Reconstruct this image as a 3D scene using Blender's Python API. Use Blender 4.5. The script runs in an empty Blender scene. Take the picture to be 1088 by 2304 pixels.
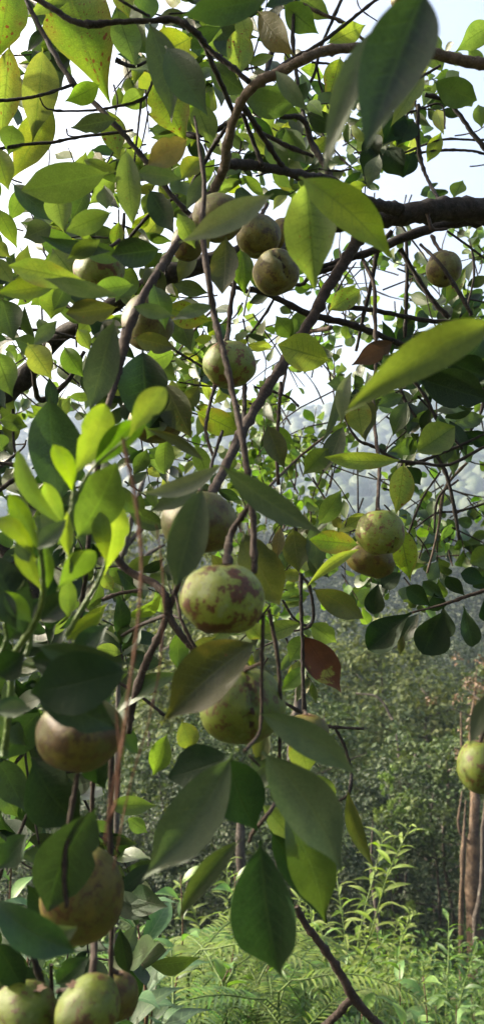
import bpy, math, random
import numpy as np
from mathutils import Vector, Matrix, noise

# ------------------------------------------------------------------ camera, sky, sun, exposure
SC = bpy.context.scene
COL = SC.collection
R = math.radians
PITCH = R(5.0)
CAMZ = 1.6
F = 1740.0
cam_d = bpy.data.cameras.new("camera")
cam = bpy.data.objects.new("camera", cam_d)
COL.objects.link(cam)
cam.location = (0, 0, CAMZ)
cam.rotation_euler = (math.pi / 2 + PITCH, 0, 0)
cam_d.sensor_fit = 'VERTICAL'
cam_d.sensor_height = 36.0
cam_d.lens = 36.0 * F / 2304.0
cam_d.clip_start = 0.02
cam_d.clip_end = 6000
cam_d.dof.use_dof = True
cam_d.dof.focus_distance = 0.85
cam_d.dof.aperture_fstop = 11.5
SC.camera = cam

SUN_DIR = Vector((-0.86, 0.22, 0.50)).normalized()
world = bpy.data.worlds.new("World")
SC.world = world
world.use_nodes = True
wn = world.node_tree.nodes
wl = world.node_tree.links
bg = wn["Background"]
sky = wn.new("ShaderNodeTexSky")
sky.sky_type = 'NISHITA'
sky.sun_disc = False
sky.sun_elevation = math.asin(SUN_DIR.z)
sky.sun_rotation = math.atan2(SUN_DIR.x, SUN_DIR.y)
sky.dust_density = 10.0
sky.air_density = 1.0
sky.ozone_density = 0.3
wl.new(sky.outputs[0], bg.inputs[0])
bg.inputs[1].default_value = 0.15
sun_d = bpy.data.lights.new("sun", 'SUN')
sun_d.energy = 4.6
sun_d.angle = R(0.6)
sun_d.color = (1.0, 0.91, 0.76)
sun = bpy.data.objects.new("sun", sun_d)
COL.objects.link(sun)
sun.rotation_euler = (-SUN_DIR).to_track_quat('-Z', 'Y').to_euler()
sun.location = (0, 0, 30)
SC.view_settings.view_transform = 'Standard'
SC.view_settings.look = 'None'
SC.view_settings.exposure = 1.94
SC.view_settings.gamma = 1.0
SC.view_settings.use_curve_mapping = False
SC.cycles.use_denoising = True
SC.cycles.max_bounces = 8
SC.cycles.diffuse_bounces = 4
SC.cycles.glossy_bounces = 2
SC.cycles.transmission_bounces = 4
SC.cycles.volume_bounces = 1
SC.cycles.transparent_max_bounces = 4

rng = random.Random(7)
nrg = np.random.default_rng(7)
CAM = Vector((0, 0, CAMZ))
FWD = Vector((0, math.cos(PITCH), math.sin(PITCH)))
UP = Vector((0, -math.sin(PITCH), math.cos(PITCH)))
RIGHT = Vector((1, 0, 0))


def W(px, py, d):
    return CAM + FWD * d + RIGHT * ((px - 544) / F * d) - UP * ((py - 1152) / F * d)


def pix(p):
    v = p - CAM
    d = v.dot(FWD)
    if d < 0.02:
        return None
    return (544 + v.dot(RIGHT) / d * F, 1152 - v.dot(UP) / d * F, d)


# ------------------------------------------------------------------ object helpers
def tag(o, label=None, cat=None, group=None, kind=None):
    if label: o['label'] = label
    if cat: o['category'] = cat
    if group: o['group'] = group
    if kind: o['kind'] = kind
    return o


def empty(name, loc, label, cat, group=None, rz=0.0):
    o = bpy.data.objects.new(name, None)
    o.empty_display_size = 0.05
    COL.objects.link(o)
    o.location = loc
    o.rotation_euler.z = rz
    return tag(o, label, cat, group)


def link(name, mesh, parent=None, matrix=None):
    o = bpy.data.objects.new(name, mesh)
    COL.objects.link(o)
    if matrix is not None:
        m = matrix
        if parent is not None:
            m = Matrix.Translation(-Vector(root_loc(parent))) @ m
        o.matrix_basis = m
    if parent is not None:
        o.parent = parent
    return o


def root_loc(o):
    v = Vector(o.location)
    while o.parent is not None:
        o = o.parent
        v = v + Vector(o.location)
    return v


def mesh_np(name, verts, faces, mats, uv=None, rnd=None, midx=None, smooth=True):
    """verts (N,3), faces (M,k) array or list; uv per vertex (N,2); rnd per vertex (N)"""
    me = bpy.data.meshes.new(name)
    if isinstance(faces, np.ndarray):
        k = faces.shape[1]
        me.vertices.add(len(verts))
        me.vertices.foreach_set("co", np.asarray(verts, np.float32).ravel())
        me.loops.add(faces.size)
        me.loops.foreach_set("vertex_index", faces.astype(np.int32).ravel())
        me.polygons.add(len(faces))
        me.polygons.foreach_set("loop_start", np.arange(0, faces.size, k, dtype=np.int32))
        me.update(calc_edges=True)
    else:
        me.from_pydata([tuple(v) for v in verts], [], faces)
        me.update()
    if uv is not None:
        a = me.attributes.new("luv", 'FLOAT2', 'POINT')
        a.data.foreach_set("vector", np.asarray(uv, np.float32).ravel())
    if rnd is not None:
        a = me.attributes.new("rnd", 'FLOAT', 'POINT')
        a.data.foreach_set("value", np.asarray(rnd, np.float32).ravel())
    for m in mats:
        me.materials.append(m)
    if midx is not None:
        me.polygons.foreach_set("material_index", np.asarray(midx, np.int32))
    me.polygons.foreach_set("use_smooth", np.full(len(me.polygons), smooth))
    return me


# ------------------------------------------------------------------ materials
class NB:
    def __init__(s, name):
        s.m = bpy.data.materials.new(name)
        s.m.use_nodes = True
        s.t = s.m.node_tree
        s.t.nodes.clear()
        s.out = s.t.nodes.new("ShaderNodeOutputMaterial")

    def n(s, typ, **kw):
        nd = s.t.nodes.new(typ)
        for k, v in kw.items():
            setattr(nd, k, v)
        return nd

    def set(s, sock, v):
        if isinstance(v, bpy.types.NodeSocket):
            s.t.links.new(v, sock)
        elif isinstance(v, (tuple, list)) and len(v) == 3 and sock.type == 'RGBA':
            sock.default_value = (*v, 1)
        else:
            sock.default_value = v

    def math(s, op, a, b=0.0, c=0.0):
        nd = s.n("ShaderNodeMath", operation=op)
        s.set(nd.inputs[0], a); s.set(nd.inputs[1], b); s.set(nd.inputs[2], c)
        return nd.outputs[0]

    def mix(s, f, a, b, blend='MIX'):
        nd = s.n("ShaderNodeMix", data_type='RGBA', blend_type=blend)
        s.set(nd.inputs[0], f); s.set(nd.inputs[6], a); s.set(nd.inputs[7], b)
        return nd.outputs[2]

    def ramp(s, v, lo, hi, a=0.0, b=1.0):
        nd = s.n("ShaderNodeMapRange", interpolation_type='SMOOTHSTEP')
        s.set(nd.inputs[0], v)
        nd.inputs[1].default_value = lo; nd.inputs[2].default_value = hi
        nd.inputs[3].default_value = a; nd.inputs[4].default_value = b
        return nd.outputs[0]

    def noise(s, vec, scale, detail=3, rough=.55):
        nd = s.n("ShaderNodeTexNoise")
        s.set(nd.inputs["Vector"], vec)
        nd.inputs["Scale"].default_value = scale
        nd.inputs["Detail"].default_value = detail
        nd.inputs["Roughness"].default_value = rough
        return nd.outputs[0]

    def voro(s, vec, scale, rnd=1.0):
        nd = s.n("ShaderNodeTexVoronoi")
        s.set(nd.inputs["Vector"], vec)
        nd.inputs["Scale"].default_value = scale
        nd.inputs["Randomness"].default_value = rnd
        return nd

    def attr(s, name):
        return s.n("ShaderNodeAttribute", attribute_name=name)

    def bump(s, h, strength, dist):
        nd = s.n("ShaderNodeBump")
        s.set(nd.inputs["Height"], h)
        nd.inputs["Strength"].default_value = strength
        nd.inputs["Distance"].default_value = dist
        return nd.outputs[0]

    def princ(s, col, rough=.5, spec=.5, normal=None):
        nd = s.n("ShaderNodeBsdfPrincipled")
        s.set(nd.inputs["Base Color"], col)
        s.set(nd.inputs["Roughness"], rough)
        nd.inputs["Specular IOR Level"].default_value = spec
        if normal is not None:
            s.set(nd.inputs["Normal"], normal)
        return nd

    def surf(s, sh):
        s.t.links.new(sh, s.out.inputs[0])
        return s.m


LEAF_K = .445


def leaf_mat(name, c1, c2, trans, tcol, vein, rough=.42, spec=.45, spots=0.0, spotc=(.10, .03, .012),
             brown=0.0, yellow=0.0, yelc=(.33, .29, .05), fine=True, under=None):
    """leaf blade; luv = (across -1..1, along 0..1); rnd differs from leaf to leaf"""
    k = LEAF_K
    c1, c2, vein, yelc = [tuple(x * k for x in q) for q in (c1, c2, vein, yelc)]
    b = NB(name)
    luv = b.attr("luv"); rnd = b.attr("rnd").outputs["Fac"]
    sep = b.n("ShaderNodeSeparateXYZ"); b.set(sep.inputs[0], luv.outputs["Vector"])
    u, v = sep.outputs[0], sep.outputs[1]
    au = b.math('ABSOLUTE', u)
    comb = b.n("ShaderNodeCombineXYZ")
    b.set(comb.inputs[0], b.math('MULTIPLY', u, .22)); b.set(comb.inputs[1], v)
    b.set(comb.inputs[2], b.math('MULTIPLY', rnd, 37.0))
    vec = comb.outputs[0]
    n1 = b.noise(vec, 3.2, 4)
    n0 = b.noise(vec, 9.0, 5, .7)
    col = b.mix(b.ramp(n1, .35, .65), c1, c2)
    col = b.mix(b.ramp(n0, .46, .7, 0, .38), col, tuple(x * .5 for x in c1))
    # per-leaf brightness
    br = b.n("ShaderNodeHueSaturation")
    b.set(br.inputs["Hue"], b.ramp(rnd, 0, 1, .484, .512))
    b.set(br.inputs["Value"], b.ramp(b.math('FRACT', b.math('MULTIPLY', rnd, 7.3)), 0, 1, .72, 1.28))
    b.set(br.inputs["Saturation"], b.ramp(b.math('FRACT', b.math('MULTIPLY', rnd, 3.7)), 0, 1, .85, 1.08))
    b.set(br.inputs["Color"], col)
    col = br.outputs[0]
    if yellow > 0:
        ny = b.noise(vec, 1.7, 3)
        edge = b.math('MULTIPLY_ADD', au, .25, ny)
        col = b.mix(b.ramp(edge, .80 - .35 * yellow, 1.02 - .35 * yellow), col, yelc)
    # midrib, side veins, reticulation
    mid = b.ramp(au, .02, .075, 1, 0)
    sv = b.math('SINE', b.math('MULTIPLY', b.math('SUBTRACT', b.math('MULTIPLY_ADD', n1, .05, v), b.math('MULTIPLY', au, .14)), 62.0))
    svm = b.math('MULTIPLY', b.ramp(sv, .80, 1.0), b.ramp(au, .05, .95, .55, 0.05))
    ret = b.voro(vec, 46).outputs["Distance"]
    veinm = b.math('MAXIMUM', b.math('MULTIPLY', mid, .8), svm)
    col = b.mix(veinm, col, vein)
    if fine:
        col = b.mix(b.ramp(ret, .2, .8, 0, .22), col, tuple(x * .55 for x in c1))
        fn = b.noise(vec, 90, 3)
        col = b.mix(b.ramp(fn, .4, .75, 0, .3), col, tuple(min(1, x * 1.7 + .01) for x in c2))
    if spots > 0:
        vo = b.voro(vec, 15.0)
        sp = b.ramp(b.math('SUBTRACT', vo.outputs["Distance"], b.math('MULTIPLY', vo.outputs["Color"], .46 * spots)), -.05, .03, 1, 0)
        clump = b.ramp(b.noise(vec, 2.6, 1), .42, .58)
        spk = b.math('MULTIPLY', sp, clump)
        vo2 = b.voro(vec, 45.0)
        sp2 = b.ramp(b.math('SUBTRACT', vo2.outputs["Distance"], b.math('MULTIPLY', vo2.outputs["Color"], .34 * spots)), -.04, .02, .85, 0)
        col = b.mix(b.math('MAXIMUM', spk, sp2), col, spotc)
    if brown > 0:
        nb = b.noise(vec, 2.1, 5, .6)
        bm = b.ramp(b.math('MULTIPLY_ADD', b.math('ABSOLUTE', b.math('SUBTRACT', v, .45)), .25, nb), .74 - .4 * brown, .78 - .4 * brown)
        col = b.mix(bm, col, b.mix(n0, (.022, .010, .006), (.060, .020, .009)))
    h = b.math('ADD', b.math('MULTIPLY', veinm, -.7), b.math('MULTIPLY', ret, .35))
    nrm = b.bump(h, .35, .0012)
    pr = b.princ(col, b.ramp(n1, .3, .7, rough, rough + .14), spec, nrm)
    tr = b.n("ShaderNodeBsdfTranslucent")
    tc = b.mix(1.0, col, tcol, 'MULTIPLY')
    sc = b.n("ShaderNodeVectorMath", operation='SCALE'); b.set(sc.inputs[0], tc); sc.inputs[3].default_value = 1.0
    b.set(tr.inputs[0], sc.outputs[0])
    mx = b.n("ShaderNodeMixShader"); mx.inputs[0].default_value = trans
    b.t.links.new(pr.outputs[0], mx.inputs[1]); b.t.links.new(tr.outputs[0], mx.inputs[2])
    return b.surf(mx.outputs[0])


LM = {
    'green': leaf_mat("leaf_green", (.13, .23, .036), (.18, .29, .048), .54, (1.55, 1.6, .75), (.07, .125, .025), spots=.35),
    'yel':   leaf_mat("leaf_yellow_green", (.20, .34, .045), (.30, .41, .055), .50, (1.35, 1.4, .6), (.13, .20, .035), spots=.95, yellow=.42, rough=.5),
    'yelc':  leaf_mat("leaf_clear_yellow_green", (.23, .34, .05), (.30, .38, .055), .48, (1.35, 1.4, .6), (.12, .19, .04), spots=.3, yellow=.2, rough=.45),
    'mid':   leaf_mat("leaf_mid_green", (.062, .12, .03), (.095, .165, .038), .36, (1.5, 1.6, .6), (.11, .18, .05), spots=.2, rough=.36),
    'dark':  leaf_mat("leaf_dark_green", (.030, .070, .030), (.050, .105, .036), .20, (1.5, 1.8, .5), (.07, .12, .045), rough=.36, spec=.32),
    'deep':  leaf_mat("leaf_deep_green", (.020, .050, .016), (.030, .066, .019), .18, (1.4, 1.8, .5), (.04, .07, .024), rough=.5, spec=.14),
    'grey':  leaf_mat("leaf_grey_green_underside", (.095, .140, .070), (.14, .18, .095), .24, (1.2, 1.5, .6), (.16, .20, .10), rough=.55, spec=.3),
    'pale':  leaf_mat("leaf_pale_underside", (.22, .27, .14), (.28, .31, .18), .28, (1.2, 1.4, .6), (.28, .30, .17), rough=.5, spec=.4),
    'olive': leaf_mat("leaf_olive", (.075, .105, .026), (.115, .14, .032), .30, (1.5, 1.5, .6), (.13, .15, .05), spots=.35, yellow=.12, rough=.42),
    'tan':   leaf_mat("leaf_tan", (.17, .18, .065), (.24, .225, .085), .3, (1.4, 1.2, .5), (.26, .23, .11), spots=.5, brown=.05, rough=.5),
    'lime':  leaf_mat("leaf_lime_new_growth", (.25, .41, .026), (.32, .46, .034), .55, (1.4, 1.45, .6), (.32, .45, .07), rough=.30, spec=.5),
    'limen': leaf_mat("leaf_fresh_yellow_green", (.13, .22, .025), (.18, .27, .035), .50, (1.4, 1.45, .6), (.22, .30, .06), rough=.42, spec=.3),
    'limed': leaf_mat("leaf_fresh_green", (.14, .25, .022), (.20, .32, .03), .42, (1.4, 1.6, .6), (.20, .32, .06), rough=.30, spec=.5),
    'brown': leaf_mat("leaf_brown_blotched", (.14, .17, .03), (.19, .20, .035), .22, (1.2, 1.2, .6), (.09, .06, .02), spots=.8, brown=.58, rough=.6),
    'dry':   leaf_mat("leaf_dry_brown", (.11, .07, .04), (.16, .105, .06), .15, (1.2, 1.0, .7), (.10, .06, .03), spots=.3, rough=.7),
    'bush':  leaf_mat("leaf_bush_green", (.12, .27, .036), (.19, .35, .05), .42, (1.5, 1.6, .6), (.16, .26, .08), fine=False, rough=.38),
    'teal':  leaf_mat("leaf_blue_green", (.055, .15, .055), (.08, .19, .065), .30, (1.4, 1.7, .7), (.20, .31, .15), fine=False, rough=.5, spec=.3),
    'weed':  leaf_mat("leaf_weed_green", (.10, .26, .03), (.18, .36, .045), .36, (1.4, 1.6, .6), (.17, .28, .09), fine=False, rough=.42),
    'weedy': leaf_mat("leaf_weed_yellow_green", (.22, .38, .04), (.30, .43, .05), .40, (1.4, 1.5, .6), (.24, .32, .09), fine=False, rough=.45),
}


def bark_mat(name, c1, c2, c3, scale, rough=.85):
    c1, c2, c3 = [tuple(x * .48 for x in q) for q in (c1, c2, c3)]
    b = NB(name)
    g = b.n("ShaderNodeNewGeometry").outputs["Position"]
    n1 = b.noise(g, scale, 5, .65); n2 = b.noise(g, scale * 4.3, 4, .6); n3 = b.noise(g, scale * .4, 3)
    col = b.mix(b.ramp(n1, .35, .68), c1, c2)
    col = b.mix(b.math('MULTIPLY', b.ramp(n2, .55, .68), b.ramp(n3, .42, .6)), col, c3)
    h = b.math('ADD', n1, b.math('MULTIPLY', n2, .5))
    return b.surf(b.princ(col, rough, .25, b.bump(h, .8, .25 / scale)).outputs[0])


BARK = bark_mat("bark_dark", (.028, .022, .018), (.065, .052, .044), (.13, .125, .11), 160)
BARKT = bark_mat("bark_tan_sunlit", (.10, .075, .055), (.20, .15, .11), (.34, .31, .26), 200)  # lighter copy of the bark: warm sunlight on the upper limb put into colour
BARKB = bark_mat("bark_brown", (.045, .030, .022), (.095, .066, .05), (.17, .15, .12), 160)
BARKF = bark_mat("bark_forest", (.075, .06, .048), (.14, .12, .10), (.26, .24, .20), 9)
BARKO = bark_mat("bark_orange_brown", (.09, .064, .045), (.22, .15, .095), (.30, .25, .19), 16)
GSTEM = bark_mat("green_stem", (.10, .18, .035), (.17, .26, .05), (.22, .28, .08), 60, .5)
RSTEM = bark_mat("reddish_stem", (.10, .05, .03), (.16, .085, .04), (.12, .14, .04), 50, .6)
DRYS = bark_mat("dry_stem_red_brown", (.15, .060, .030), (.26, .115, .055), (.34, .20, .12), 220, .7)


def husk_mat(name, base1, base2, rust, rustamt, grey, pale=.0, extra=0.):
    base1, base2, rust, grey = [(q[0] * .38, q[1] * .40, q[2] * .24) for q in (base1, base2, rust, grey)]
    b = NB(name)
    oc = b.n("ShaderNodeTexCoord").outputs["Object"]
    oi = b.n("ShaderNodeObjectInfo").outputs["Random"]
    sh = b.n("ShaderNodeVectorMath", operation='ADD')
    cb = b.n("ShaderNodeCombineXYZ"); b.set(cb.inputs[0], b.math('MULTIPLY', oi, 3.0)); b.set(cb.inputs[1], b.math('MULTIPLY', oi, 1.7))
    b.set(sh.inputs[0], oc); b.set(sh.inputs[1], cb.outputs[0])
    v = sh.outputs[0]
    n1 = b.noise(v, 60, 4); n2 = b.noise(v, 95, 8, .72); n3 = b.noise(v, 520, 5, .75); n4 = b.noise(v, 40, 3)
    col = b.mix(b.ramp(n1, .38, .62), base1, base2)
    col = b.mix(b.ramp(n4, .52, .66, 0, .75), col, grey)
    # brown scurf: ragged islands plus fine speckle
    m = b.ramp(b.math('MULTIPLY_ADD', n3, .16, n2), .715 - .25 * rustamt, .735 - .25 * rustamt)
    sp = b.math('MULTIPLY', b.ramp(b.noise(v, 300, 6, .8), .54, .60, 0, .85), b.ramp(n1, .34, .52))
    col = b.mix(b.math('MAXIMUM', m, sp), col, b.mix(b.ramp(n3, .4, .6), rust, tuple(x * 1.9 for x in rust)))
    vo = b.voro(v, 330)
    dots = b.ramp(b.math('SUBTRACT', vo.outputs["Distance"], b.math('MULTIPLY', vo.outputs["Color"], .18)), -.02, .05, 1, 0)
    col = b.mix(b.math('MULTIPLY', dots, .6), col, (.05, .035, .015))
    if pale:
        col = b.mix(b.ramp(n2, .36, .44, pale, 0), col, (.15, .18, .08))
    h = b.math('ADD', b.math('MULTIPLY', n2, .6), b.math('MULTIPLY', n3, .4))
    return b.surf(b.princ(col, .55, .35, b.bump(h, .5, .0015)).outputs[0])


HUSK = {
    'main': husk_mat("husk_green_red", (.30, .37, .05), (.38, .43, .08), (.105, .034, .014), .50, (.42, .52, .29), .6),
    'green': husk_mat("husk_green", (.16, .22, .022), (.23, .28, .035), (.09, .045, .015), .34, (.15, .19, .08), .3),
    'pale': husk_mat("husk_pale", (.24, .31, .05), (.32, .36, .08), (.14, .055, .025), .36, (.30, .38, .21), .5),
    'tan': husk_mat("husk_tan", (.19, .17, .035), (.32, .26, .055), (.09, .055, .02), .45, (.15, .16, .10), .3),
    'grey': husk_mat("husk_grey_brown", (.17, .17, .035), (.24, .21, .05), (.10, .065, .03), .5, (.17, .17, .10), .25),
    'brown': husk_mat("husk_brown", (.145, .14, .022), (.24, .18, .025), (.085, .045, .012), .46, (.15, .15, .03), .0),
}
m_ = NB("seam"); SEAM = m_.surf(m_.princ((.035, .022, .014), .8, .2).outputs[0])
m_ = NB("calyx"); CALYX = m_.surf(m_.princ(m_.mix(m_.noise(m_.n("ShaderNodeTexCoord").outputs["Object"], 300), (.05, .03, .02), (.14, .09, .06)), .8, .2).outputs[0])


# ------------------------------------------------------------------ leaf geometry
def wprof(t, shape):
    if shape == 'ov':
        p = np.sin(np.pi * np.clip(t, 0, 1) ** .84) ** .86
        p = p * (1 - .62 * np.clip((t - .66) / .28, 0, 1) ** 1.2)
    elif shape == 'el':
        p = np.sin(np.pi * t) ** .70
        p = p * (1 - .40 * np.clip((t - .76) / .2, 0, 1))
    elif shape == 'ob':
        p = np.sin(np.pi * np.clip(t, 0, 1) ** 1.55) ** .66
    else:
        p = np.sin(np.pi * np.clip(t, 0, 1) ** .75) ** 1.0
    return np.clip(p, 0.0, 1)


def leaf_geo(L, Wd, shape='ov', fold=.18, bn=.06, bs=.0, wav=.05, nseg=12, nac=2, r=rng, twist=0.0, petiole=.05, nick=None):
    """blade along +Y from 0 to L, normal +Z"""
    tt = np.linspace(0, 1, nseg + 1)
    ph = r.random() * 6.28
    V, UVs = [], []
    ss = np.linspace(-1, 1, 2 * nac + 1)
    for t in tt:
        tb = max(0, (t - petiole) / (1 - petiole))
        w = max(wprof(np.array(tb), shape) * Wd / 2, Wd * (.028 if t < .6 else .004))
        cx = bs * L * 4 * t * (1 - t)
        cz = bn * L * 4 * t * (1 - t)
        a = twist * (t - .5)
        for s in ss:
            hw = w
            if nick and s * nick[0] > 0 and abs(s) > .9:
                hw = w * (1 - nick[2] * math.exp(-((t - nick[1]) / .05) ** 2))
            x = s * hw
            z = abs(s) ** 1.3 * hw * math.sin(fold) * 1.4 + wav * Wd * abs(s) * math.sin(t * 9 + ph + (1.3 if s > 0 else 0)) * .5
            V.append((cx + x * math.cos(a) - z * math.sin(a), t * L, cz + z * math.cos(a) + x * math.sin(a)))
            UVs.append((s, t))
    k = 2 * nac + 1
    Fc = []
    for i in range(nseg):
        for j in range(k - 1):
            Fc.append((i * k + j, i * k + j + 1, (i + 1) * k + j + 1, (i + 1) * k + j))
    return np.array(V), np.array(Fc), np.array(UVs)


def basis(p0, p1, roll=0.0, toward=None):
    """matrix: +Y from p0 to p1, +Z turned to the viewer, then rolled about the axis"""
    y = (p1 - p0).normalized()
    vd = ((toward if toward is not None else CAM) - (p0 + p1) / 2).normalized()
    x = y.cross(vd)
    if x.length < 1e-4:
        x = y.orthogonal()
    x.normalize()
    z = x.cross(y)
    m = Matrix((x, y, z)).transposed().to_4x4()
    m = Matrix.Translation(p0) @ m @ Matrix.Rotation(roll, 4, 'Y')
    return m


class Plant:
    """collects leaves; the 296 largest become parts, the rest one joined part"""
    def __init__(s, root):
        s.root = root; s.leaves = []

    def leaf(s, V, Fc, UV, M, kind, size, rnd=None):
        s.leaves.append((size, V, Fc, UV, M, kind, rng.random() if rnd is None else rnd))

    def build(s, limit=292, restname='leaves'):
        s.leaves.sort(key=lambda a: -a[0])
        for (size, V, Fc, UV, M, kind, rn) in s.leaves[:limit]:
            me = mesh_np('leaf', V, Fc, [LM[kind]], UV, np.full(len(V), rn))
            link('leaf', me, s.root, M)
        rest = s.leaves[limit:]
        if rest:
            kinds = sorted({l[5] for l in rest})
            VV, FF, UU, RR, MI = [], [], [], [], []
            off = 0
            rl = np.array(root_loc(s.root))
            for (size, V, Fc, UV, M, kind, rn) in rest:
                m = np.array(M)
                VV.append(V @ m[:3, :3].T + m[:3, 3] - rl); FF.append(Fc + off); UU.append(UV)
                RR.append(np.full(len(V), rn)); MI.append(np.full(len(Fc), kinds.index(kind)))
                off += len(V)
            me = mesh_np(restname, np.vstack(VV), np.vstack(FF), [LM[k] for k in kinds], np.vstack(UU), np.concatenate(RR), np.concatenate(MI))
            o = link(restname, me, s.root)
            o['kind'] = 'stuff'


# ------------------------------------------------------------------ tubes
def catmull(pts, n):
    P = [pts[0] + (pts[0] - pts[1])] + list(pts) + [pts[-1] + (pts[-1] - pts[-2])]
    out = []
    for i in range(1, len(P) - 2):
        for j in range(n):
            t = j / n
            out.append(.5 * ((2 * P[i]) + (P[i + 1] - P[i - 1]) * t + (2 * P[i - 1] - 5 * P[i] + 4 * P[i + 1] - P[i + 2]) * t * t
                             + (3 * P[i] - P[i - 1] - 3 * P[i + 1] + P[i + 2]) * t ** 3))
    out.append(P[-2])
    return out


def tube_geo(pts, rad, sides=8, jit=.10, wob=.25, sub=5, seed=0, cap=True):
    rr = random.Random(seed)
    n = len(pts)
    C = catmull([Vector(p) for p in pts], sub) if n > 2 else [Vector(pts[0]).lerp(Vector(pts[1]), i / sub) for i in range(sub + 1)]
    m = len(C)
    rads = []
    for i in range(m):
        t = i / (m - 1) * (n - 1)
        a = min(int(t), n - 2)
        rads.append(rad[a] + (rad[a + 1] - rad[a]) * (t - a))
    V = []
    nrm = None
    for i in range(m):
        tan = (C[min(i + 1, m - 1)] - C[max(i - 1, 0)]).normalized()
        if nrm is None:
            nrm = tan.orthogonal().normalized()
        else:
            nrm = (nrm - tan * nrm.dot(tan)).normalized()
        bi = tan.cross(nrm)
        c = C[i] + (nrm * rr.uniform(-1, 1) + bi * rr.uniform(-1, 1)) * rads[i] * wob
        knot = 1.0 + (rr.random() < .16) * rr.uniform(.15, .38)
        for k in range(sides):
            a = 2 * math.pi * k / sides
            r_ = rads[i] * knot * (1 + rr.uniform(-jit, jit))
            V.append(c + (nrm * math.cos(a) + bi * math.sin(a)) * r_)
    Fc = []
    for i in range(m - 1):
        for k in range(sides):
            Fc.append((i * sides + k, i * sides + (k + 1) % sides, (i + 1) * sides + (k + 1) % sides, (i + 1) * sides + k))
    if cap:
        V.append(C[-1]); V.append(C[0])
        for k in range(sides):
            a, b2 = (m - 1) * sides + k, (m - 1) * sides + (k + 1) % sides
            Fc.append((a, b2, len(V) - 2, len(V) - 2))
            Fc.append((k, (k + 1) % sides, len(V) - 1, len(V) - 1))
    Fc = [tuple(dict.fromkeys(f)) for f in Fc]
    return V, Fc


def tube(name, pts, rad, mat, parent, **kw):
    """pts in world coordinates"""
    rl = root_loc(parent) if parent is not None else Vector((0, 0, 0))
    V, Fc = tube_geo(pts, rad, **kw)
    me = mesh_np(name, [tuple(v - rl) for v in V], Fc, [mat])
    return link(name, me, parent)


SEED = [0]


def branch(parent, pl, mat=BARK, name='branch', sides=8, **kw):
    """pl: list of (px, py, depth, width in photo pixels)"""
    SEED[0] += 1
    pts = [W(x, y, d) for x, y, d, w in pl]
    rad = [w * .45 / F * d for x, y, d, w in pl]
    return tube(name, pts, rad, mat, parent, sides=sides, seed=SEED[0], **{'sub': 7, **kw})


# ------------------------------------------------------------------ ground, hills, sky haze
def gheight(x, y):
    r = y
    if r < 1.2:
        z = 0.0
    elif r < 9:
        t = (r - 1.2) / 7.8
        z = -2.9 * t ** 1.5
    elif r < 40:
        z = -2.9 - 3.2 * (1 - math.exp(-(r - 9) / 12))
    elif r < 62:
        z = -5.8 + 1.3 * ((r - 40) / 22) ** 2
    elif r < 105:
        t = (r - 62) / 43
        z = -4.5 + 10.5 * t * t * (3 - 2 * t)
    elif r < 150:
        t = (r - 105) / 45
        z = 6.0 - 12 * t * t * (3 - 2 * t)
    else:
        t = min(1, (r - 150) / 270)
        z = -6 + 92 * (t * t * (3 - 2 * t)) ** .9
        if r > 420:
            z = 86 + 4 * math.sin((r - 420) * .01)
    if r > 40:
        a = min(1, (r - 40) / 120)
        z += a * (10 * noise.noise((x * .011, y * .011, 3.1)) + 4.0 * noise.noise((x * .03, y * .03, 1.1)))
    z += .06 * noise.noise((x * 1.3, y * 1.3, 0)) + .25 * min(1, max(0, r - 3) / 10) * noise.noise((x * .25, y * .25, 7))
    return z


def make_ground():
    ys = list(np.concatenate([np.linspace(-6, 12, 46), np.geomspace(12.6, 40, 22), np.geomspace(42, 540, 90)]))
    nx = 110
    V, Fc = [], []
    for y in ys:
        half = 10 + abs(y) * 1.1
        for i in range(nx + 1):
            s = (i / nx) * 2 - 1
            x = half * s * (0.35 + .65 * abs(s))
            V.append((x, y, gheight(x, y)))
    k = nx + 1
    for j in range(len(ys) - 1):
        for i in range(nx):
            Fc.append((j * k + i, j * k + i + 1, (j + 1) * k + i + 1, (j + 1) * k + i))
    b = NB("soil_and_litter")
    g = b.n("ShaderNodeNewGeometry").outputs["Position"]
    n1 = b.noise(g, 1.1, 5); n2 = b.noise(g, 14, 5, .7)
    soil = b.mix(b.ramp(n2, .35, .65), (.10, .07, .045), (.27, .19, .13))
    grn = b.mix(b.ramp(n2, .35, .65), (.02, .035, .014), (.04, .062, .02))
    col = b.mix(b.ramp(n1, .52, .6), grn, soil)
    sep = b.n("ShaderNodeSeparateXYZ"); b.set(sep.inputs[0], g)
    col = b.mix(b.ramp(sep.outputs[1], 6, 12), col, grn)
    m = b.surf(b.princ(col, .95, .1, b.bump(n2, .8, .05)).outputs[0])
    o = link('ground', mesh_np('ground', np.array(V), np.array(Fc), [m]))
    o['kind'] = 'structure'


make_ground()


def crown_blob(rad, seed, sub=1):
    """irregular leafy crown lump, unit-ish, for trees hundreds of metres away"""
    import bmesh
    bm = bmesh.new()
    bmesh.ops.create_icosphere(bm, subdivisions=sub, radius=1.0)
    for v in bm.verts:
        n = noise.noise(v.co * 1.7 + Vector((seed, 0, 0))) * .35 + noise.noise(v.co * 4.1 + Vector((0, seed, 0))) * .28
        v.co *= (1 + n)
        if v.co.z < -.3: v.co.z *= .6
    V = np.array([v.co[:] for v in bm.verts]); Fc = np.array([[v.index for v in f.verts] for f in bm.faces])
    bm.free()
    return V, Fc


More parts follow.
